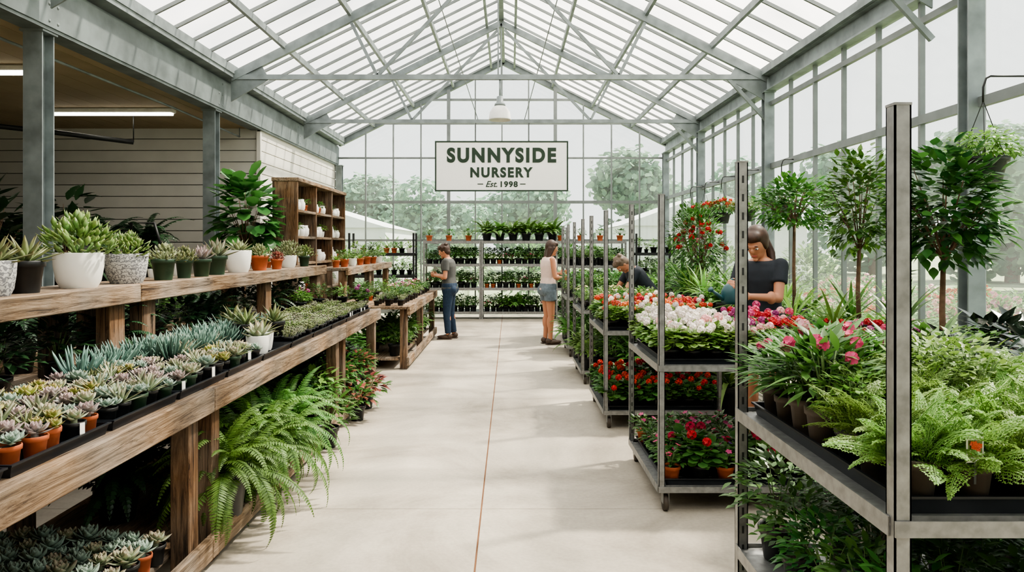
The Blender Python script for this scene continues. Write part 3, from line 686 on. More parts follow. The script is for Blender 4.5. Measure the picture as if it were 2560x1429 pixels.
for i in range(12):
    y=1.35+i*.575
    if y>8.1: break
    for ln,(x,nm) in enumerate(((-1.70,'aisle-side'),(-2.01,'inner'))):
        if i==0: continue
        tray(x,y,Z1,.28,.55,'black plastic tray, %s of the %s tray row on the left bench'%(ORD[i-1],nm),'succulent trays')
        xs_=lin(x+.088,x-.088,3);ys_=lin(y-.215,y+.215,5)
        w='%s %s tray'%(ORD[i-1],nm);sc_=(1.0,1.25)
        if ln==0:
            if i<3: pick=lambda a,b:RND.choice(et) if (a==0 and b%4!=3) or RND.random()<.12 else RND.choice(eb)
            elif i<6: pick=lambda a,b:RND.choice(eb)
            elif i==6: continue
            else: pick=lambda a,b:RND.choice(SE); sc_=(.95,1.2)
        else:
            if i<4: pick=lambda a,b:RND.choice(eb)
            elif i==4: pick=lambda a,b:RND.choice(eb+[HW,HW2,HW]) if a<2 else RND.choice(CH)
            elif i<7: pick=lambda a,b:RND.choice(CH) if RND.random()<.8 else HW
            elif i==7: pick=lambda a,b:RND.choice(CH+SE+[HW2])
            else: pick=lambda a,b:RND.choice(SE)
            if i>=5: sc_=(1,1.3)
        grid(None,xs_,ys_,Z1+.006,w,'small succulents in trays on the left bench',.01,sc_,.15,pick)
wp=[proto('potted_agave','pale agave','white',.075,.14,[('foliage',AG)],'succulent'),proto('potted_aloe','spiky aloe','white',.075,.14,[('foliage',AL)],'succulent')]
inst(wp[0],-1.66,4.68,Z1+.006,'pale agave in nearer white ceramic pot on the lower bench edge','white pots on the lower bench')
inst(wp[1],-1.7,4.88,Z1+.006,'spiky aloe in farther white ceramic pot on the lower bench edge','white pots on the lower bench')
LA=proto('potted_aloe','large aloe','black',.07,.12,[('foliage',AL)],'succulent')
for i,(x,y) in enumerate(((-1.86,5.0),(-2.0,5.15),(-1.72,5.18))): inst(LA,x,y,Z1+.05,'large spiky aloe behind the white pots, %s from near'%ORD[i],'large aloes on the lower bench',1.15)
for i in range(15):
    y=1.5+i*.46
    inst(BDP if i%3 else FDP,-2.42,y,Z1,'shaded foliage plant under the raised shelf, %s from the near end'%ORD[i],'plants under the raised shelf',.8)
for i,(y,x,p,l) in enumerate([(7.5,-2.2,GMg[0],'magenta geranium'),(7.8,-2.1,BMP[0],'leafy green shrub'),(8.05,-1.9,BMP[2],'lime green shrub'),(7.3,-2.15,BMP[2],'small lime shrub'),(8.1,-1.68,BMP[0],'glossy green shrub'),(7.95,-1.68,GMg[0],'magenta flowered geranium')]):
    inst(p,x,y,Z1+.05,'%s at the far end of first left bench, %s one'%(l,ORD[i]),'plants at the far bench end',.9)
A=lambda l,pk,r,h,me:proto({'jade':'potted_jade','agave':'potted_agave','spiky aloe':'potted_aloe'}.get(l,'potted_leafy_succulent'),l,pk,r,h,[('foliage',me)],'succulent')
U_=[(3.2,-2.32,A('spiky aloe','patt',.075,.14,AL),'spiky aloe in grey diamond patterned pot at left edge of shelf',1.15),
(3.42,-2.33,A('spiky aloe','black',.07,.13,AL),'spiky green aloe in black pot beside the big white pot',1.2),
(3.86,-2.34,A('jade','white',.125,.19,JD),'large jade plant in big white ceramic pot on raised shelf',1),
(4.32,-2.33,A('jade','patt',.122,.18,JD2),'bushy green succulent in grey chevron patterned pot',1),
(4.72,-2.3,A('leafy','green',.078,.14,g_jade(F['sed'],.1,120,.035)),'leafy pale succulent in first dark green pot',1),
(5.02,-2.3,A('leafy','green',.06,.13,g_jade(F['aloe'],.085,100,.04)),'grey leafed succulent in second dark green pot',1),
(5.28,-2.29,A('agave','green',.07,.13,g_aloe(F['ech2'],.15,22,.04,.5,.4,0)),'pale upright agave in third dark green pot',1),
(5.62,-2.32,A('agave','green',.085,.15,g_aloe(F['ech1'],.19,22,.045,.4,.4,.1)),'wide spiky agave in fourth dark green pot',1),
(6.1,-2.33,A('agave','white',.11,.19,g_aloe(F['sed'],.16,26,.04,.3,.4,.2)),'yellow edged agave in white pot between green and terracotta pots',1),
(6.62,-2.33,A('leafy','terra',.085,.14,g_jade(F['aloe'],.1,110,.035)),'small leafy succulent in larger terracotta pot on raised shelf',1),
(6.95,-2.28,A('leafy','terra',.06,.1,g_jade(F['red'],.07,80,.03)),'reddish succulent in smaller terracotta pot on raised shelf',1),
(7.45,-2.32,A('leafy','white',.085,.13,g_jade(F['sed'],.15,190,.04)),'bushy pale green plant in white pot near far shelf end',1),
(7.95,-2.3,A('leafy','green',.07,.13,JD2),'bushy jade in dark green pot at far shelf end',.9),
(2.75,-2.35,A('leafy','terra',.08,.14,JD2),'bushy succulent in terracotta pot beyond the left edge',1)]
for y,x,p,l,s in U_: inst(p,x,y,ZU,l,'pots on the raised shelf',s,None)
for i in range(9): inst(RND.choice(SMT+wp),-2.52,4.62+i*.4,ZU,'small plant in the back row of raised shelf, %s from near'%ORD[i],'back row on the raised shelf',.8)
grid(ED,lin(-1.68,-2.4,8),lin(2.5,3.35,8),.152,'nearest floor shelf','succulents on the nearest floor shelf',.01,(1.2,1.5),.05)
LF=[proto('potted_fern','large fern','black',.13,.26,[('foliage',FB[i])],'fern') for i in range(2)]
for i,(x,y,z,s,l) in enumerate([(-1.60,3.98,.152,1.05,'large bushy fern nearest the camera under the left bench'),(-1.56,4.5,.152,1.12,'large bushy fern spilling out behind the nearest fern'),(-1.62,5.05,.152,1.0,'large bushy fern farthest under the left bench')]):
    inst(LF[i%2],x,y,z,l,'big ferns at the left bench',s)
inst(LGB,-1.5,5.85,0,'broad leafed plant on the floor beyond the big ferns','floor plants by left bench',1.05)
inst(LGL,-1.72,6.25,.152,'light leafy plant on floor shelf beside the bench joint','floor plants by left bench',1.1)
for i,(x,y,s) in enumerate([(-1.45,6.75,1.0),(-1.47,7.25,1.1),(-1.7,7.7,1.1),(-1.75,6.95,1.1)]):
    inst(REDP,x,y,0 if x>-1.5 else .152,'red and green leafed plant at the bench foot, %s from near'%ORD[i],'red leafed plants',s)
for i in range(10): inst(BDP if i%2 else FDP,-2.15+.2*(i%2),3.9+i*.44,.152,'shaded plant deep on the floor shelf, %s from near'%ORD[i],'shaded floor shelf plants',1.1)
for i in range(6): inst(BMP[i%2],-1.68,6.2+.36*i,.152,'leafy plant at front of floor shelf, %s beyond the ferns'%ORD[i],'front floor shelf plants',1.2)
bench(2.5,8.6,-3.9,-3.05,.8,'shaded timber bench behind the raised shelf',[2.6,5.5,8.5])
for i in range(12):
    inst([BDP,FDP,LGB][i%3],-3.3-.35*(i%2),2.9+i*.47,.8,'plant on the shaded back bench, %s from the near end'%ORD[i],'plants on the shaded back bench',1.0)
def tree(name,label,x,y,z,potk,pr,ph,trunk,crown,group=None,cat='tree',flowers=None,s=1):
    t=thing(name,label,cat,(x,y,z),ru(0,6),group);t.scale=(s,)*3
    link('pot',pot(potk,pr,ph),t)
    mb=MB();mb.tube([(0,0,ph*.8),(.01,.01,ph+trunk*.5),(0,0,ph+trunk+.1)],[.02,.017,.014],8);part('trunk',mb,M['bark'],t,True)
    link('crown',crown,t,(0,0,ph+trunk))
    if flowers: link('flowers',flowers,t,(0,0,ph+trunk))
    return t
figc=g_crown(F['fig'],(0,0,.3),(.33,.33,.55),230,.22,.75,[.3,.75,.8,1,.8,.15])
tree('fiddle_leaf_fig','tall fiddle leaf fig beside the wooden bookcase',-3.33,8.95,0,'black',.16,.3,1.4,figc)
t=thing('wooden_bookcase','tall reclaimed wood bookcase holding white pots and jars','bookcase',(-3.11,9.3,0))
D,L,Hh=.33,2.7,2.5
for yy in (0,.9,1.8,L-.04): mb=MB();mb.bbox(0,D,yy,yy+.045,0,Hh,.004);part('side_panel',mb,M['wood_z'],t)
mb=MB();mb.bbox(-.01,D+.02,-.01,L+.015,Hh,Hh+.05,.005);part('top_board',mb,M['wood_y'],t)
for zz in (.1,.55,1.0,1.4,1.75,2.1): mb=MB();mb.bbox(.02,D-.005,.045,L-.045,zz,zz+.035,.003);part('shelf',mb,M['wood_y'],t)
mb=MB();mb.box(0,.018,.045,L-.045,.02,Hh-.01);part('back_panel',mb,M['wood_z'],t)
jar=MB();jar.lathe([(.045,0),(.06,.03),(.062,.09),(.045,.12),(.048,.135),(.04,.135),(.038,.1)],16);jar=jar.mesh('white_jar',[M['white']],True)
for b in range(3):
    for zi,zz in enumerate((1.0,1.4,1.75,2.1)):
        for q in range(4):
            y=9.3+.15+b*.9+q*.19;z=zz+.035
            if (b+zi+q)%3==0: inst(SMT[(b+q)%3],-2.9,y,z,'small potted plant in %s bookcase bay, %s shelf up, %s along'%(ORD[b],ORD[zi],ORD[q]),'bookcase plants',1.1)
            else:
                o=link('ceramic_jar',jar,None,(-2.9,y,z));tag(o,'white ceramic jar in %s bookcase bay, %s shelf up, %s along'%(ORD[b],ORD[zi],ORD[q]),'jar','bookcase jars');o.scale=(1.1,1.1,ru(.8,1.5))
t=thing('dark_counter','long dark counter against the white boarded wall','counter',(-8.2,10.4,0))
mb=MB();mb.bbox(-3,3.2,-.4,.5,0,1.35,.01);part('body',mb,M['blk'],t)
mb=MB();mb.bbox(-3.05,3.25,-.45,.5,1.35,1.4,.01);part('countertop',mb,basic('dark_top','#3b3a36',.5),t)
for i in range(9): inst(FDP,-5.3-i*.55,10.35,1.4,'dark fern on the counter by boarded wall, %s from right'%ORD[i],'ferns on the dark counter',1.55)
for i,(x,y) in enumerate(((-5.6,7.6),(-6.4,7.9),(-5.3,8.5))): tree('rubber_tree','broad leafed dark tree in the shaded room, %s from near'%ORD[i],x,y,0,'black',.18,.3,1.2,g_crown(F['shade'],(0,0,.2),(.42,.42,.6),170,.24,.5),'dark indoor trees')
mb=MB();mb.tube([(-4.9,9.2,0),(-4.9,9.2,1.95),(-4.6,9.2,1.95),(-4.5,9.2,1.6)],.02,8);tag(part('pipe_rail',mb,M['blk'],None,True),'bent black rail behind the fiddle leaf fig','rail')
for i in range(5): inst([LGB,BDP,LGB][i%3],-4.75,3.6+i*.95,.0,'floor plant beside left columns, %s from the near end'%ORD[i],'floor plants by the left columns',1.4)

ys=lin(9.7,12.9,14)
grid(None,[-1.5,-1.66,-1.83],ys,.84,'grey-shirt bench','flowers on the grey shirt bench',.015,(1.0,1.3),.05,lambda i,j:PK[(j*7+i)%3] if 5<j<13 and i>0 else RND.choice(SE+SM))
for i in range(8): inst(BMP[i%3] if i%2 else SMT[i%3],-2.08,9.8+i*.4,.84,'plant in back row of pink flower bench, %s from near'%ORD[i],'back row of pink flower bench',.9)
for i in range(13): inst(RND.choice(SMT),-2.36+.05*(i%2),9.65+i*.26,1.36,'small pot plant on raised shelf behind pink flowers, %s from near'%ORD[i],'pots on far raised shelf',ru(1.2,1.6))
for i in range(10): inst([LGB,FSP,BMP[0]][i%3],-1.58,9.75+i*.34,.152,'leafy plant under the pink flower bench, %s from near'%ORD[i],'plants under pink flower bench',1.0)
for i in range(6): inst([FSP,BMP[1]][i%2],-1.98,9.9+i*.5,.152,'plant deep under the pink flower bench, %s from near'%ORD[i],'plants deep under pink flower bench',1.3)
for i in range(4): inst(LGB,-2.2-.3*(i%2),8.6+.25*i,0,'broad leafed floor plant between left benches, %s from near'%ORD[i],'floor plants between the benches',1.5)

# ============================================================ TROLLEYS
def slotted(h,slots):
    mb=MB()
    mb.box(-.019,-.015,-.019,.019,0,h);mb.box(-.019,.019,-.019,-.015,0,h);mb.box(.015,.019,-.019,.019,0,h);mb.box(-.019,.019,.015,.019,0,h)
    z=.06
    while z<h-.04 and slots:
        mb.box(-.004,.004,-.0198,-.0185,z,z+.028,1);z+=.07
    mb.box(-.02,.02,-.02,.02,h-.002,h+.004)
    return mb
def trolley(x0,x1,y0,y1,top,shelves,label):
    t=thing('plant_trolley',label,'trolley',(x0,y0,0),0,'steel plant trolleys');W=x1-x0;L=y1-y0;hi=max(shelves)
    for (x,y,h) in ((0,0,top),(0,L,top),(W,0,hi),(W,L,hi)):
        part('post',slotted(h-.15,y>0),[M['cart'],M['slot']],t,False,(x,y,.15))
        c=part('caster',(lambda m:(m.lathe([(.025,.15),(.025,.13)],10,(0,0,0),0,True),m.box(-.02,-.016,-.03,.03,.05,.135),m.box(.016,.02,-.03,.03,.05,.135),m)[3])(MB()),M['cart'],t,False,(x+(.03 if x==0 else -.03),y+(.03 if y==0 else -.03),0))
        w=MB();w.tube([(-.014,0,.05),(.014,0,.05)],.05,16);part('wheel',w,M['brown'],c,True)
    for z in [.15]+list(shelves):
        mb=MB();mb.box(.02,W-.02,.0,.004,z-.03,z+.015);mb.box(.02,W-.02,L-.004,L,z-.03,z+.015);mb.box(-.024,-.02,.0,L,z-.03,z+.015);mb.box(W+.02,W+.024,0,L,z-.03,z+.015)
        mb.box(-.02,W+.02,-.024,-.02,z-.025,z+.012)
        mb.box(-.02,W+.02,-.0,L,z-.006,z)
        part('shelf',mb,M['cart'],t)
    return t
def cartfill(x0,x1,y0,y1,z,nm,shelf,nx,ny,pick,trays=True,s=(.9,1.1),tagp=.12,jit=.012):
    if trays:
        W=(x1-x0-.04);k=2
        for i in range(k): tray(x0+.02+W*(i+.5)/k,(y0+y1)/2,z,W/k-.015,y1-y0-.07,'black tray on the %s of %s trolley, %s from aisle'%(shelf,nm,ORD[i]),'trays on the trolleys')
    grid(None,lin(x0+.09,x1-.09,nx),lin(y0+.1,y1-.1,ny),z+.006,'%s trolley %s'%(nm,shelf),'plants on the %s trolley %s'%(nm,shelf),jit,s,tagp,pick)
trolley(.885,1.78,1.62,2.72,1.97,[.5,1.02],'nearest steel plant trolley with feathery ferns on its upper shelf')
cartfill(.885,1.78,1.63,2.71,1.02,'nearest','upper shelf',6,7,lambda i,j:RND.choice([PHL,PHR,PHL,PHG]) if (j==6 and i<5) or (j==5 and i<3) or (j==4 and i<2) or (j==3 and i<1) else RND.choice(FNP),True,(.95,1.25))
cartfill(.885,1.78,1.63,2.71,.5,'nearest','lower shelf',4,5,lambda i,j:RND.choice(LOWB),False,(.7,.85))
cartfill(.885,1.78,1.63,2.71,.15,'nearest','bottom shelf',3,4,lambda i,j:RND.choice(BMP),False,(.7,.8))
trolley(.94,1.98,4.42,5.5,1.97,[.9],'second steel trolley with white and pink geraniums on top')
cartfill(.94,1.98,4.42,5.5,.9,'second','upper shelf',7,7,lambda i,j:RND.choice(GW+GW+GB) if i<4 else RND.choice(GP+GR+GMg+GB+GR),True,(.9,1.1))
cartfill(.94,1.98,4.42,5.5,.15,'second','bottom shelf',6,6,lambda i,j:VI[1] if (j==0 and i in(0,2)) else (GRd[0] if j in(0,1) and i in (1,3) else RND.choice(VI)),True,(1.15,1.35))
trolley(.87,1.9,6.45,7.6,1.97,[.87],'third steel trolley with orange geraniums above red geraniums')
cartfill(.87,1.9,6.45,7.6,.87,'third','upper shelf',6,6,lambda i,j:RND.choice(GO+GO+GR),True,(.9,1.05))
cartfill(.87,1.9,6.45,7.6,.15,'third','bottom shelf',6,6,lambda i,j:GRd[0],True,(1,1.25))
trolley(.87,1.85,8.5,9.6,1.97,[.87],'fourth steel trolley with small cream and green bedding plants')
bed_y=bed('cream bedding flower','fy',BSL)
cartfill(.87,1.85,8.5,9.6,.87,'fourth','upper shelf',5,5,lambda i,j:RND.choice(SM+[bed_y]),True,(1.2,1.5))
cartfill(.87,1.85,8.5,9.6,.15,'fourth','bottom shelf',4,4,lambda i,j:RND.choice([FSP]+BMP),False,(1.2,1.4))
trolley(.87,1.85,10.6,11.6,1.97,[.87],'fifth steel trolley beside the woman in denim shorts')
cartfill(.87,1.85,10.6,11.6,.87,'fifth','upper shelf',5,4,lambda i,j:RND.choice(SM+BMP),False,(1.1,1.3))
cartfill(.87,1.85,10.6,11.6,.15,'fifth','bottom shelf',4,3,lambda i,j:RND.choice([FSP]+BMP),False,(1.2,1.3))
trolley(.98,1.9,12.3,13.3,1.97,[.75,1.3],'farthest steel trolley behind the woman in denim shorts')
cartfill(.98,1.9,12.3,13.3,1.3,'farthest','top shelf',5,3,lambda i,j:RND.choice(SM+BMP),False,(1,1.2))
cartfill(.98,1.9,12.3,13.3,.75,'farthest','middle shelf',5,3,lambda i,j:RND.choice(SM+BMP),False,(1,1.2))
cartfill(.98,1.9,12.3,13.3,.15,'farthest','bottom shelf',4,3,lambda i,j:RND.choice(BMP),False,(1.2,1.2))
t=thing('picture_plant_tag','white plant tag with a red flower picture, in the nearest ferns','tag',(1.075,1.645,1.15),.12)
mb=MB();mb.bbox(-.022,.022,-.001,.001,0,.068,.0005);part('card',mb,M['tagw'],t)
mb=MB();mb.box(-.018,.018,-.0016,-.0011,.012,.052);part('picture_ground',mb,basic('print_green','#6c7a3a',.5),t)
mb=MB()
for i in range(9): floret(mb,(ru(-.011,.011),-.003,.034+ru(-.011,.012)),(0,-1,0),.007)
part('printed_flower',mb,basic('orange_print','#d4522c',.5),t)
mb=MB();mb.box(-.003,.003,-.0008,.0008,-.05,0);part('stake',mb,M['black'],t)

# ============================================================ RIGHT WALL BENCHES
def mbench(y0,y1,label):
    t=thing('metal_bench',label,'bench',(0,y0,0),0,'slatted metal benches');L=y1-y0
    mb=MB();x=2.35
    while x<3.42: mb.box(x,x+.06,0,L,.77,.79);x+=.085
    mb.box(2.33,3.47,0,.03,.73,.77);mb.box(2.33,3.47,L-.03,L,.73,.77);mb.box(2.31,2.335,0,L,.72,.8);mb.box(3.46,3.485,0,L,.72,.8)
    part('slatted_top',mb,M['cart'],t)
    for x in (2.36,3.42):
        for y in (.05,L/2,L-.05): mb=MB();mb.box(x-.02,x+.02,y-.02,y+.02,0,.73);part('leg',mb,M['cart'],t)
mbench(3.0,6.9,'near slatted metal bench along the right glass wall');mbench(7.1,10.9,'middle slatted metal bench along the right glass wall');mbench(11.1,14.8,'far slatted metal bench along the right glass wall')
ZB=.79
tc=[g_crown(F['tree'],(0,0,.36),(.31,.31,.40),950,.1,.55,OV,.2),g_crown(F['treel'],(0,0,.42),(.29,.29,.47),950,.08,.52,OV,.2),g_crown(F['treel'],(0,0,.22),(.38,.38,.28),1050,.08,.55)]
tree('standard_tree','nearest round headed citrus tree with dark glossy leaves at right',2.56,4.2,ZB,'black',.14,.25,.46,tc[0],'standard trees by the right wall')
tree('standard_tree','middle slender standard tree with open upright crown',2.8,5.7,ZB,'black',.14,.25,.5,tc[1],'standard trees by the right wall')
tree('standard_tree','farther standard tree with flat spreading crown behind the woman',2.8,7.0,ZB,'black',.14,.25,.8,tc[2],'standard trees by the right wall')
fc=g_heads(F['fr'],.38,.85,26,.035,16,.018,False,.6);fc2=g_heads(F['fp'],.3,.5,14,.035,14,.018,False)
tree('oleander_bush','tall bush with coral red blossoms beyond the woman watering',2.75,10.3,ZB,'black',.16,.28,.2,g_crown(F['mid'],(0,0,.4),(.36,.36,.55),900,.11,.35),None,'bush',fc)
tree('oleander_bush','second red flowering bush nearer the end wall',2.9,11.4,ZB,'black',.16,.28,.35,g_crown(F['mid'],(0,0,.4),(.34,.34,.5),700,.11,.35),None,'bush',fc2)
for i in range(6): inst(RB,2.5+.42*(i%3)-.05,3.25+.5*(i//3),ZB,'dark rubber plant at right wall, %s row, %s from the bench front'%(ORD[i//3],ORD[i%3]),'rubber plants',1.1)
for i in range(6): inst([GMg[0],GP[0],GR[0]][i//2],2.42+.3*(i%2),4.75+.28*(i//2),ZB,'%s geranium on near right bench, %s from its front'%(['magenta','pink','red'][i//2],ORD[i%2]),'geraniums on the near right bench',1.15)
for i in range(4): inst([BMP[0],RB][i%2],2.98+.25*(i%2),4.45+.3*(i//2),ZB,'leafy plant behind the bench geraniums, %s of four'%ORD[i],'leafy plants behind the bench geraniums',1.1)
for i in range(8): inst([STP[0],STP[1],BMP[0],FSP][i%4],2.5+.5*(i%2),5.5+.38*(i//2),ZB,'foliage plant mid near right bench, %s pair, %s side'%(ORD[i//2],'front' if i%2==0 else 'glass'),'foliage on the near right bench',1.05)
for i in range(14): inst([STP[0],FSP,STP[1],STP[0],LGB][i%5],2.52+.5*(i%2),7.3+.5*(i//2),ZB,'foliage plant on middle right bench, %s pair, %s side'%(ORD[i//2],'front' if i%2==0 else 'glass'),'foliage on the middle right bench',1.25)
for i in range(12): inst([BMP[0],STP[1],FSP,LGB][i%4],2.5+.5*(i%2),11.3+.55*(i//2),ZB,'foliage plant on far right bench, %s pair, %s side'%(ORD[i//2],'front' if i%2==0 else 'glass'),'foliage on the far right bench',1.2)
for i in range(7): inst([STP[0],LGB,FSP][i%3],2.12,6.9+.6*i,0,'tall floor plant before the right benches, %s from near'%ORD[i],'floor plants before the right benches',1.9)
for i in range(8): inst([LOWB[1],BDP][i%2],2.15,2.0+.34*i,.0,'shaded floor plant behind the nearest trolley, %s from near'%ORD[i],'shaded floor plants at right',1.5)
def basket(x,y,zb,label,fol,fl=None):
    t=thing('hanging_basket',label,'hanging basket',(x,y,zb),0,'hanging baskets along the right wall')
    link('pot',pot('black',.15,.17),t)
    zr=2.74-zb
    for i in range(3):
        a=i*2.094;mb=MB();mb.tube([(.15*math.cos(a),.15*math.sin(a),.165),(.0,.0,zr-.12)],.003,5);part('hanger_wire',mb,M['blk'],t)
    mb=MB();mb.tube([(0,0,zr-.13),(0,0,zr-.03),(.02,0,zr+.03),(.05,0,zr+.045),(3.71-x,0,zr+.045)],.007,6);part('hook',mb,M['blk'],t,True)
    link('foliage',fol,t,(0,0,.10))
    if fl: link('flowers',fl,t,(0,0,.10))
hb=g_bush(F['mid'],.26,.3,420,.065,.55,OV,1.2,12,.3);hb2=g_bush(F['light'],.24,.27,560,.05,.55,OV,1.2,12,.3);hf=g_heads(F['fr'],.25,.3,20,.03,14,.015)
basket(3.16,4.75,2.07,'hanging basket with trailing green leaves at top right, before nearest column',hb2)
basket(3.55,9.3,2.02,'green hanging basket nearest the truss column on the right wall',hb)
basket(3.5,10.6,2.02,'lime leafed hanging basket just past the right truss column',hb2)
basket(3.45,11.6,2.02,'red flowering hanging basket, nearer of the two with blossoms',hb,hf)
basket(3.45,12.6,2.02,'red flowering hanging basket, farther of the two with blossoms',hb,hf)
basket(3.45,13.6,2.02,'farthest plain green hanging basket on the right wall',hb)

# ============================================================ END RACKS
def rack(x0,x1,y,d,shelves,top,label,mat):
    t=thing('plant_rack',label,'rack',(x0,y,0),0,'racks at the end wall');W=x1-x0
    for x in (0,W):
        for yy in (0,d): mb=MB();mb.box(x-.02,x+.02,yy-.02,yy+.02,0,top);part('post',mb,mat,t)
    for z in shelves:
        mb=MB();mb.box(-.02,W+.02,-.022,.0,z-.05,z+.01);mb.box(-.02,W+.02,d,d+.022,z-.05,z+.01);mb.box(-.02,W+.02,0,d,z-.012,z);part('shelf',mb,mat,t)
SH=[.16,.70,1.24,1.76]
BPK=proto('potted_shrub','bushy green plant','black',.06,.1,[('foliage',BM[0])])
for nm,x0,x1,y,mt in (('left',-1.95,-.68,16.1,M['cart']),('middle',-.63,.98,16.1,M['cart']),('right',1.05,2.6,16.0,M['cart'])):
    rack(x0,x1,y,.5,SH,1.78,'grey steel plant rack, %s one before the end wall'%nm,mt)
    for si,z in enumerate(SH):
        n=int((x1-x0)/.145)
        for i in range(n):
            for r in range(2 if si<3 else 1):
                if si==3:
                    if nm=='middle':
                        if i%2==0: inst(FSP,x0+.1+i*.15,y+.2,z,'green fern on top of the middle end rack, %s from left'%ORD[i//2],'ferns on the middle rack',1.55)
                    elif i%3==0: inst(SMT[i%3],x0+.1+i*.15,y+.2,z,'small pot plant on top of the %s end rack, %s from left'%(nm,ORD[i//3]),'pots on the end rack tops',1.7)
                    continue
                p=BPK if r else (RND.choice([PK[0],SM[0],SM[1],SMT[0],BPK,BPK]) if si in(1,2) else RND.choice([FSP,SM[0],BMP[0]]+PK[:1]))
                inst(p,x0+.1+i*.145,y+.12+.24*r,z,'%s, %s %s row, %s shelf up, %s end rack'%(p['look'].split(' in ')[0],ORD[i],'front' if r==0 else 'back',ORD[si],nm),'plants on the %s end rack'%nm,ru(1.1,1.4))
rack(-3.3,-1.98,14.6,.4,[.5,1.05,1.5],1.92,'black metal rack of dark pots near the far left corner',M['blk'])
for si,z in enumerate((.5,1.05,1.5)):
    for i in range(8): inst(RND.choice(SM) if si<2 else RND.choice(SMT+SM),-3.2+i*.16,14.75,z,'small plant on the black corner rack, %s shelf up, %s from left'%(ORD[si],ORD[i]),'plants on the black rack',1.4)
rack(2.7,3.5,15.2,.4,[.5,1.05,1.5],1.92,'black metal rack near the far right corner',M['blk'])
for si,z in enumerate((.5,1.05,1.5)):
    for i in range(5): inst(RND.choice(SM+BMP),2.78+i*.16,15.35,z,'small plant on the black right rack, %s shelf up, %s from left'%(ORD[si],ORD[i]),'plants on the black right rack',1.1)

# ============================================================ OUTSIDE
ocm=[]
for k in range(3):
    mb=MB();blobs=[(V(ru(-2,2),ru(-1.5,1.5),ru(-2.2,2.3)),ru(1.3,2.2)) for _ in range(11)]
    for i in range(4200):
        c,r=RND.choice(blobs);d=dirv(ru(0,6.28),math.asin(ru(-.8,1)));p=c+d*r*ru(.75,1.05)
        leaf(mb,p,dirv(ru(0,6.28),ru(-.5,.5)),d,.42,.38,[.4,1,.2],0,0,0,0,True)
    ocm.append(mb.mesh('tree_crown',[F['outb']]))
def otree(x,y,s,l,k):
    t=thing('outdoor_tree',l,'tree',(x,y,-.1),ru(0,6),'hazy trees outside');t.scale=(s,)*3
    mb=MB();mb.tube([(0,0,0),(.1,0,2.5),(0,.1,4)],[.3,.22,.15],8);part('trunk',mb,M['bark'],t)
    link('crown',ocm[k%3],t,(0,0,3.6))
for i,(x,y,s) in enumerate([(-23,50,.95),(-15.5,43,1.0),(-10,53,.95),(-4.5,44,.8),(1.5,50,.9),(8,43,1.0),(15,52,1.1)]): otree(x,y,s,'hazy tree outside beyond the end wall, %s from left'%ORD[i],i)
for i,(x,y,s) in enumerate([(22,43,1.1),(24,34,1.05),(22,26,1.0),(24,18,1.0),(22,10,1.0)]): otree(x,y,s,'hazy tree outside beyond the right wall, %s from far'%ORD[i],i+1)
ob=g_bush(F['out'],.6,.9,900,.12,.5);obf=g_heads(F['fl'],.55,.85,30,.05,5,.04,False);obr=g_heads(F['fo'],.55,.85,30,.05,6,.04,False)
for r in range(4):
    for i in range(12):
        t=thing('outdoor_bush','hazy flowering bush outside the right glass, %s bed row, %s along'%(ORD[r],ORD[i]),'bush',(5.0+r*1.5,3+i*1.45+ru(-.1,.1),-.1),ru(0,6),'bushes in the outdoor beds');t.scale=(ru(.9,1.1),)*3
        link('foliage',ob,t)
        if (r+i)%3!=1: link('flowers',[obf,obr][(i+r)%2],t)
for i in range(9):
    t=thing('outdoor_shrub','green shrub outside beyond the end wall, %s from left'%ORD[i],'shrub',(-7+i*1.9,19.6+1.9*(i%2),-.1),ru(0,6),'shrubs outside the end wall');t.scale=(1.4,1.4,ru(1.9,2.4));link('foliage',ob,t)
def tent(x,y,w,l,h,label):
    t=thing('white_marquee',label,'tent',(x,y,-.1))
    mb=MB();a=w/2
    mb.add([(-a,0,h),(0,0,h*1.5),(a,0,h),(-a,l,h),(0,l,h*1.5),(a,l,h)],[(0,1,4,3),(1,2,5,4),(0,2,1),(3,4,5)]);part('roof',mb,M['tent'],t)
    mb=MB();mb.box(-a+.1,a-.1,.1,l,0,h);part('side_walls',mb,M['tent'],t)
tent(-8.3,25,8,8,2.4,'white gabled marquee outside the end wall at left');tent(7.5,26,7,8,2.5,'white gabled marquee outside the end wall at right')

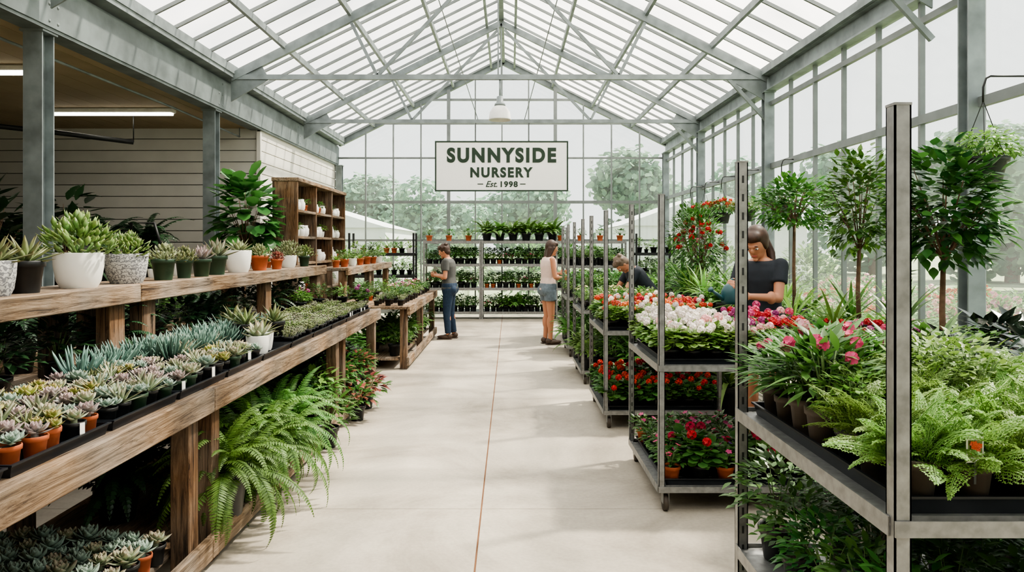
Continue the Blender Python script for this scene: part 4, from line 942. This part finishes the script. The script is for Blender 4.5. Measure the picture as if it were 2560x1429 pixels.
# ============================================================ PEOPLE
SK=basic('skin','#ba8163',.5,0,.05,6)
LIP=basic('lips','#a8564c',.4)
def rotY(a): return Matrix.Rotation(a,3,'Y')
def remesh(o,v,it=3):
    r=o.modifiers.new('r','REMESH');r.mode='VOXEL';r.voxel_size=v;r.use_smooth_shade=True
    s=o.modifiers.new('s','SMOOTH');s.iterations=it;s.factor=.5
TOR=[(.82,.10,.15),(.92,.128,.172),(1.0,.115,.155),(1.09,.1,.132),(1.18,.11,.145),(1.28,.122,.165),(1.36,.11,.17),(1.41,.085,.13),(1.445,.05,.06)]
def person(label,loc,rz,H,lean,hp,hy,arms,legs,top,bottom,hair,shoe,sleeve=.55,pant='long',hairstyle='short',wd=1.0,skin=SK):
    t=thing('person',label,'person',loc,rz);t.scale=(H,)*3
    piv=V(0,0,.93)
    def U(p):
        p=Vector(p);f=max(0,min(1,(p.z-.85)/.35));return piv+rotY(lean*f)@(p-piv)
    RL=rotY(lean)
    def loft(mb,rings,inf):
        vs=[];n=20
        for z,rx,ry in rings:
            f=max(0,min(1,(z-.85)/.35));c=U((0,0,z));Rm=rotY(lean*f)
            for i in range(n):
                a=2*pi*i/n;vs.append(c+Rm@V((rx*min(1,wd+.04)+inf)*math.cos(a),(ry*wd+inf)*math.sin(a),0))
        fs=[(k*n+i,k*n+(i+1)%n,(k+1)*n+(i+1)%n,(k+1)*n+i) for k in range(len(rings)-1) for i in range(n)]+[tuple(range(n-1,-1,-1)),tuple(range((len(rings)-1)*n,len(rings)*n))]
        mb.add(vs,fs)
    body=MB();loft(body,TOR,0)
    hips=[V(0,.085,.88),V(0,-.085,.88)]
    for i,(kn,an) in enumerate(legs):
        kn=Vector(kn);an=Vector(an);body.cap(hips[i],kn,.088,.056);body.cap(kn,an,.053,.036);body.ell(kn.lerp(an,.3)+V(-.018,0,0),(.05,.048,.12))
        body.ell(an+V(.065,0,-.045),(.125,.044,.034));body.ell((hips[i].x-.05,hips[i].y,.88),(.09,.08,.09))
    sh=[U((0,.158*wd,1.385)),U((0,-.158*wd,1.385))]
    for i,(el,wr,pn) in enumerate(arms):
        el=Vector(el);wr=Vector(wr);body.cap(sh[i],el,.047,.036);body.cap(el,wr,.036,.024);body.ell(el.lerp(wr,.25),(.037,.037,.05))
        d=(wr-el).normalized();nn=Vector(pn);nn=(nn-d*nn.dot(d)).normalized();s=d.cross(nn)
        Rm=Matrix((d,s,nn)).transposed();body.ell(wr+d*.05,(.055,.042,.017),Rm)
        for q,l in enumerate((.068,.078,.073,.058)):
            b=wr+d*.088+s*(q-1.5)*.0215;d1=(d*.8+nn*.6).normalized();d2=(d*.1+nn).normalized()
            body.cap(b,b+d1*l*.5,.0095,.009);body.cap(b+d1*l*.5,b+d1*l*.5+d2*l*.5,.009,.008)
        ts=1 if s.z>-.3 else -1
        b=wr+d*.03+s*ts*.035;d1=(d*.7+s*ts*.5+nn*.4).normalized();body.cap(b,b+d1*.04,.0115,.01);body.cap(b+d1*.04,b+d1*.04+(d*.8+nn*.5).normalized()*.032,.01,.009)
    nb=U((0,0,1.42));RH=RL@Matrix.Rotation(hy,3,'Z')@rotY(hp);hc=nb+RL@V(.012,0,.07)+RH@V(.02,0,.09)
    body.cap(nb-RL@V(0,0,.04),hc-RH@V(.02,0,.05),.054,.048)
    body.ell(hc,(.095,.074,.112),RH,20,14);body.ell(hc+RH@V(.022,0,-.062),(.068,.055,.058),RH);body.ell(hc+RH@V(.078,0,-.1),(.02,.02,.016),RH)
    body.ell(hc+RH@V(.098,0,-.018),(.018,.012,.024),RH);body.ell(hc+RH@V(.088,0,.018),(.012,.05,.01),RH)
    for s in (-1,1): body.ell(hc+RH@V(-.005,s*.075,-.01),(.018,.009,.03),RH)
    remesh(part('body',body,skin,t,True),.0068,2)
    for s in (-1,1):
        e=MB();e.ell(hc+RH@V(.083,s*.03,-.001),(.011,.014,.008),RH);eo=part('eye',e,M['tagw'],t,True)
        e=MB();e.ell(hc+RH@V(.091,s*.03,-.001),(.005,.006,.006),RH);part('iris',e,M['slot'],eo,True)
        e=MB();e.ell(hc+RH@V(.09,s*.032,.022),(.007,.018,.004),RH);part('eyebrow',e,hair,t,True)
    e=MB();e.ell(hc+RH@V(.086,0,-.066),(.008,.023,.007),RH);part('lips',e,LIP,t,True)
    h=MB();h.ell(hc+RH@V(-.022,0,.026),(.098,.088,.112),RH,20,12);h.ell(hc+RH@V(.03,0,.075),(.07,.07,.048),RH)
    if hairstyle=='short':
        h.ell(hc+RH@V(-.05,0,-.03),(.06,.075,.07),RH)
        for q in range(14): a=q*2.4;h.ell(hc+RH@V(-.03+.07*math.cos(a),.07*math.sin(a),.07+.03*math.sin(3*a)),(.03,.03,.03),RH,8,6)
    elif hairstyle=='long':
        b=hc+RH@V(-.05,0,-.02)
        for y in (-.05,-.02,.02,.05): h.cap(b+V(0,y,0),b+V(-.05,y*1.1,-.26+abs(y)),.045,.03)
        for y in (-.07,.07): h.cap(hc+RH@V(0,y,.0),hc+RH@V(-.04,y*1.1,-.17),.028,.022)
    else:
        b=hc+RH@V(-.10,0,.0);h.ell(b,(.035,.035,.035));h.tube([b,b+V(-.03,.02,-.04),b+V(-.04,.06,-.13),b+V(.0,.11,-.25)],[.03,.038,.036,.01],10)
        for s in (-1,1): h.ell(hc+RH@V(.0,s*.07,.0),(.04,.018,.055),RH)
    remesh(part('hair',h,hair,t,True),.009,2)
    s_=MB();rg=[r for r in TOR if r[0]>=.92][:-1];rg=[(.88,.132,.17)]+rg+[(1.425,.06,.09)]
    loft(s_,rg,.014 if sleeve else .012)
    for i,(el,wr,pn) in enumerate(arms):
        el=Vector(el)
        if sleeve: e=sh[i].lerp(el,sleeve);s_.ell(sh[i],(.06,.06,.058));s_.tube([sh[i],e],[.06,.06],16)
        else: s_.cap(sh[i]*.65+U((0,0,1.36))*.35,U((0,0,1.3)),.055,.1)
    remesh(part('top',s_,top,t,True),.011,4)
    s_=MB();loft(s_,[(.8,.11,.16),(.88,.125,.172),(.95,.126,.17),(1.0,.116,.158)],.014)
    for i,(kn,an) in enumerate(legs):
        kn=Vector(kn);an=Vector(an);s_.ell((hips[i].x-.05,hips[i].y,.88),(.102,.09,.1))
        if pant=='long': s_.cap(hips[i],kn,.102,.07);s_.tube([kn,kn.lerp(an,.95)],[.07,.056],14)
        else: s_.tube([hips[i],hips[i].lerp(kn,.42)],[.104,.102],16)
    remesh(part('trousers' if pant=='long' else 'shorts',s_,bottom,t,True),.011,3)
    for i,(kn,an) in enumerate(legs):
        an=Vector(an);f=MB();f.ell(an+V(.065,0,-.043),(.137,.052,.036),None,16,10);f.ell(an+V(-.02,0,-.025),(.055,.048,.05));f.bbox(an.x-.07,an.x+.2,an.y-.045,an.y+.045,an.z-.083,an.z-.068,.006)
        part('shoe',f,shoe,t,True)
    return t
HB=basic('brown_hair','#3b271c',.55,0,.3,30);HB2=basic('dark_hair','#3d281c',.5,0,.3,30);HG=basic('greying_hair','#6b5a4c',.6,0,.3,30)
grey=basic('grey_cotton','#4a4b49',.85,0,.1,20);jean=basic('blue_denim','#1b2f45',.85,0,.2,30);wht=basic('blush_cotton','#dcc3b8',.8,0,.05,20);den=basic('pale_denim','#65717a',.85,0,.2,30)
navy=basic('navy_cotton','#252b33',.85,0,.12,20);shoeb=basic('brown_shoe','#4a3a30',.6)
L0=[((.02,.09,.48),(-.01,.09,.085)),((.02,-.09,.48),(.0,-.09,.085))]
person('woman in grey shirt and blue jeans looking at pink flower bench',(-1.08,12.7,0),pi-.15,1.0,.06,.35,0,[((.03,.21,1.1),(.24,.1,1.13),(-.2,-1,.3)),((.03,-.21,1.1),(.24,-.1,1.13),(-.2,1,.3))],[((.03,.09,.48),(.0,.1,.085)),((.0,-.09,.48),(-.06,-.09,.085))],grey,jean,HB,shoeb,.6,'long','short',1.05)
person('long haired woman in pale sleeveless top and denim shorts, facing the trolleys',(.64,12.0,0),.35,1.03,.03,.2,0,[((.06,.2,1.12),(.26,.12,1.15),(0,-1,.3)),((.04,-.21,1.1),(.24,-.1,1.08),(0,1,.3))],L0,wht,den,HB,shoeb,0,'short','long',.95)
person('person in dark shirt bending over plants between the far trolleys',(2.0,10.12,0),pi+.15,1.0,.62,.5,0,[((.45,.2,1.0),(.62,.14,.88),(0,-.3,-1)),((.45,-.2,1.0),(.62,-.14,.88),(0,.3,-1))],L0,navy,jean,HG,shoeb,.55,'long','short',1.1)
person('woman in navy shirt with ponytail, watering flowers behind the second trolley',(2.12,5.95,0),-2.3,1.08,.1,.45,-.0,[((.14,.17,1.14),(.37,.05,1.16),(0,-1,-.1)),((.14,-.18,1.15),(.39,-.10,1.22),(0,1,-.1))],L0,navy,den,HB2,shoeb,.55,'short','pony',.95)
inst(SMT[0],-1.385,12.75,1.12,'small terracotta potted plant held by the woman in grey','held plant',.7)
teal=basic('teal_plastic','#1d4a50',.4,0,.1,8)
t=thing('watering_can','dark teal plastic watering can held over the white geraniums','watering can',(1.755,5.62,1.27),-2.75);t.scale=(.85,)*3
mb=MB();n=18;vs=[]
for z,rx,ry in ((-.09,.1,.075),(-.06,.115,.085),(.03,.11,.08),(.08,.08,.06),(.1,.05,.04)):
    for i in range(n): a=2*pi*i/n;vs.append((rx*math.cos(a),ry*math.sin(a),z))
mb.add(vs,[(k*n+i,k*n+(i+1)%n,(k+1)*n+(i+1)%n,(k+1)*n+i) for k in range(4) for i in range(n)]+[tuple(range(n-1,-1,-1)),tuple(range(4*n,5*n))]);part('body',mb,teal,t,True)
mb=MB();mb.tube([(.08,0,-.05),(.15,0,-.01),(.23,0,.04)],[.028,.018,.013],10);part('spout',mb,teal,t,True)
mb=MB();mb.tube([(.225,0,.037),(.25,0,.052)],[.014,.03],12);part('rose',mb,teal,t,True)
mb=MB();mb.tube([(.04,0,.09),(.0,0,.14),(-.08,0,.13),(-.13,0,.06),(-.11,0,-.02)],.012,8);part('handle',mb,teal,t,True)

# ============================================================ LIGHT + CAMERA
w=bpy.data.worlds.new('World');sc.world=w;w.use_nodes=True;nt=w.node_tree;bg=nt.nodes['Background']
tc_=nt.nodes.new('ShaderNodeTexCoord');sp=nt.nodes.new('ShaderNodeSeparateXYZ');nt.links.new(tc_.outputs['Generated'],sp.inputs[0])
cr=nt.nodes.new('ShaderNodeValToRGB');cr.color_ramp.elements[0].position=.0;cr.color_ramp.elements[0].color=(.97,.98,.96,1);cr.color_ramp.elements[1].position=.9;cr.color_ramp.elements[1].color=(.92,.96,1,1)
nt.links.new(sp.outputs[2],cr.inputs[0]);nt.links.new(cr.outputs[0],bg.inputs[0]);bg.inputs[1].default_value=1.75
sl=bpy.data.lights.new('Sun','SUN');sl.energy=15;sl.angle=.06;sl.color=(1,.90,.76);so=bpy.data.objects.new('Sun',sl);col.objects.link(so)
so.rotation_euler=Vector((-.5,-.22,-.85)).to_track_quat('-Z','Y').to_euler()
cam=bpy.data.cameras.new('Camera');co=bpy.data.objects.new('Camera',cam);col.objects.link(co);sc.camera=co
co.location=(0,0,1.65);co.rotation_euler=(pi/2,0,0);cam.sensor_width=36;cam.lens=1778/2560*36
cam.shift_y=-(714.5-615)/2560;cam.shift_x=(1280-1275)/2560;cam.clip_end=300;cam.clip_start=.05
try: sc.view_settings.look='AgX - Medium High Contrast'
except Exception as e: print(e)
sc.view_settings.exposure=0.1
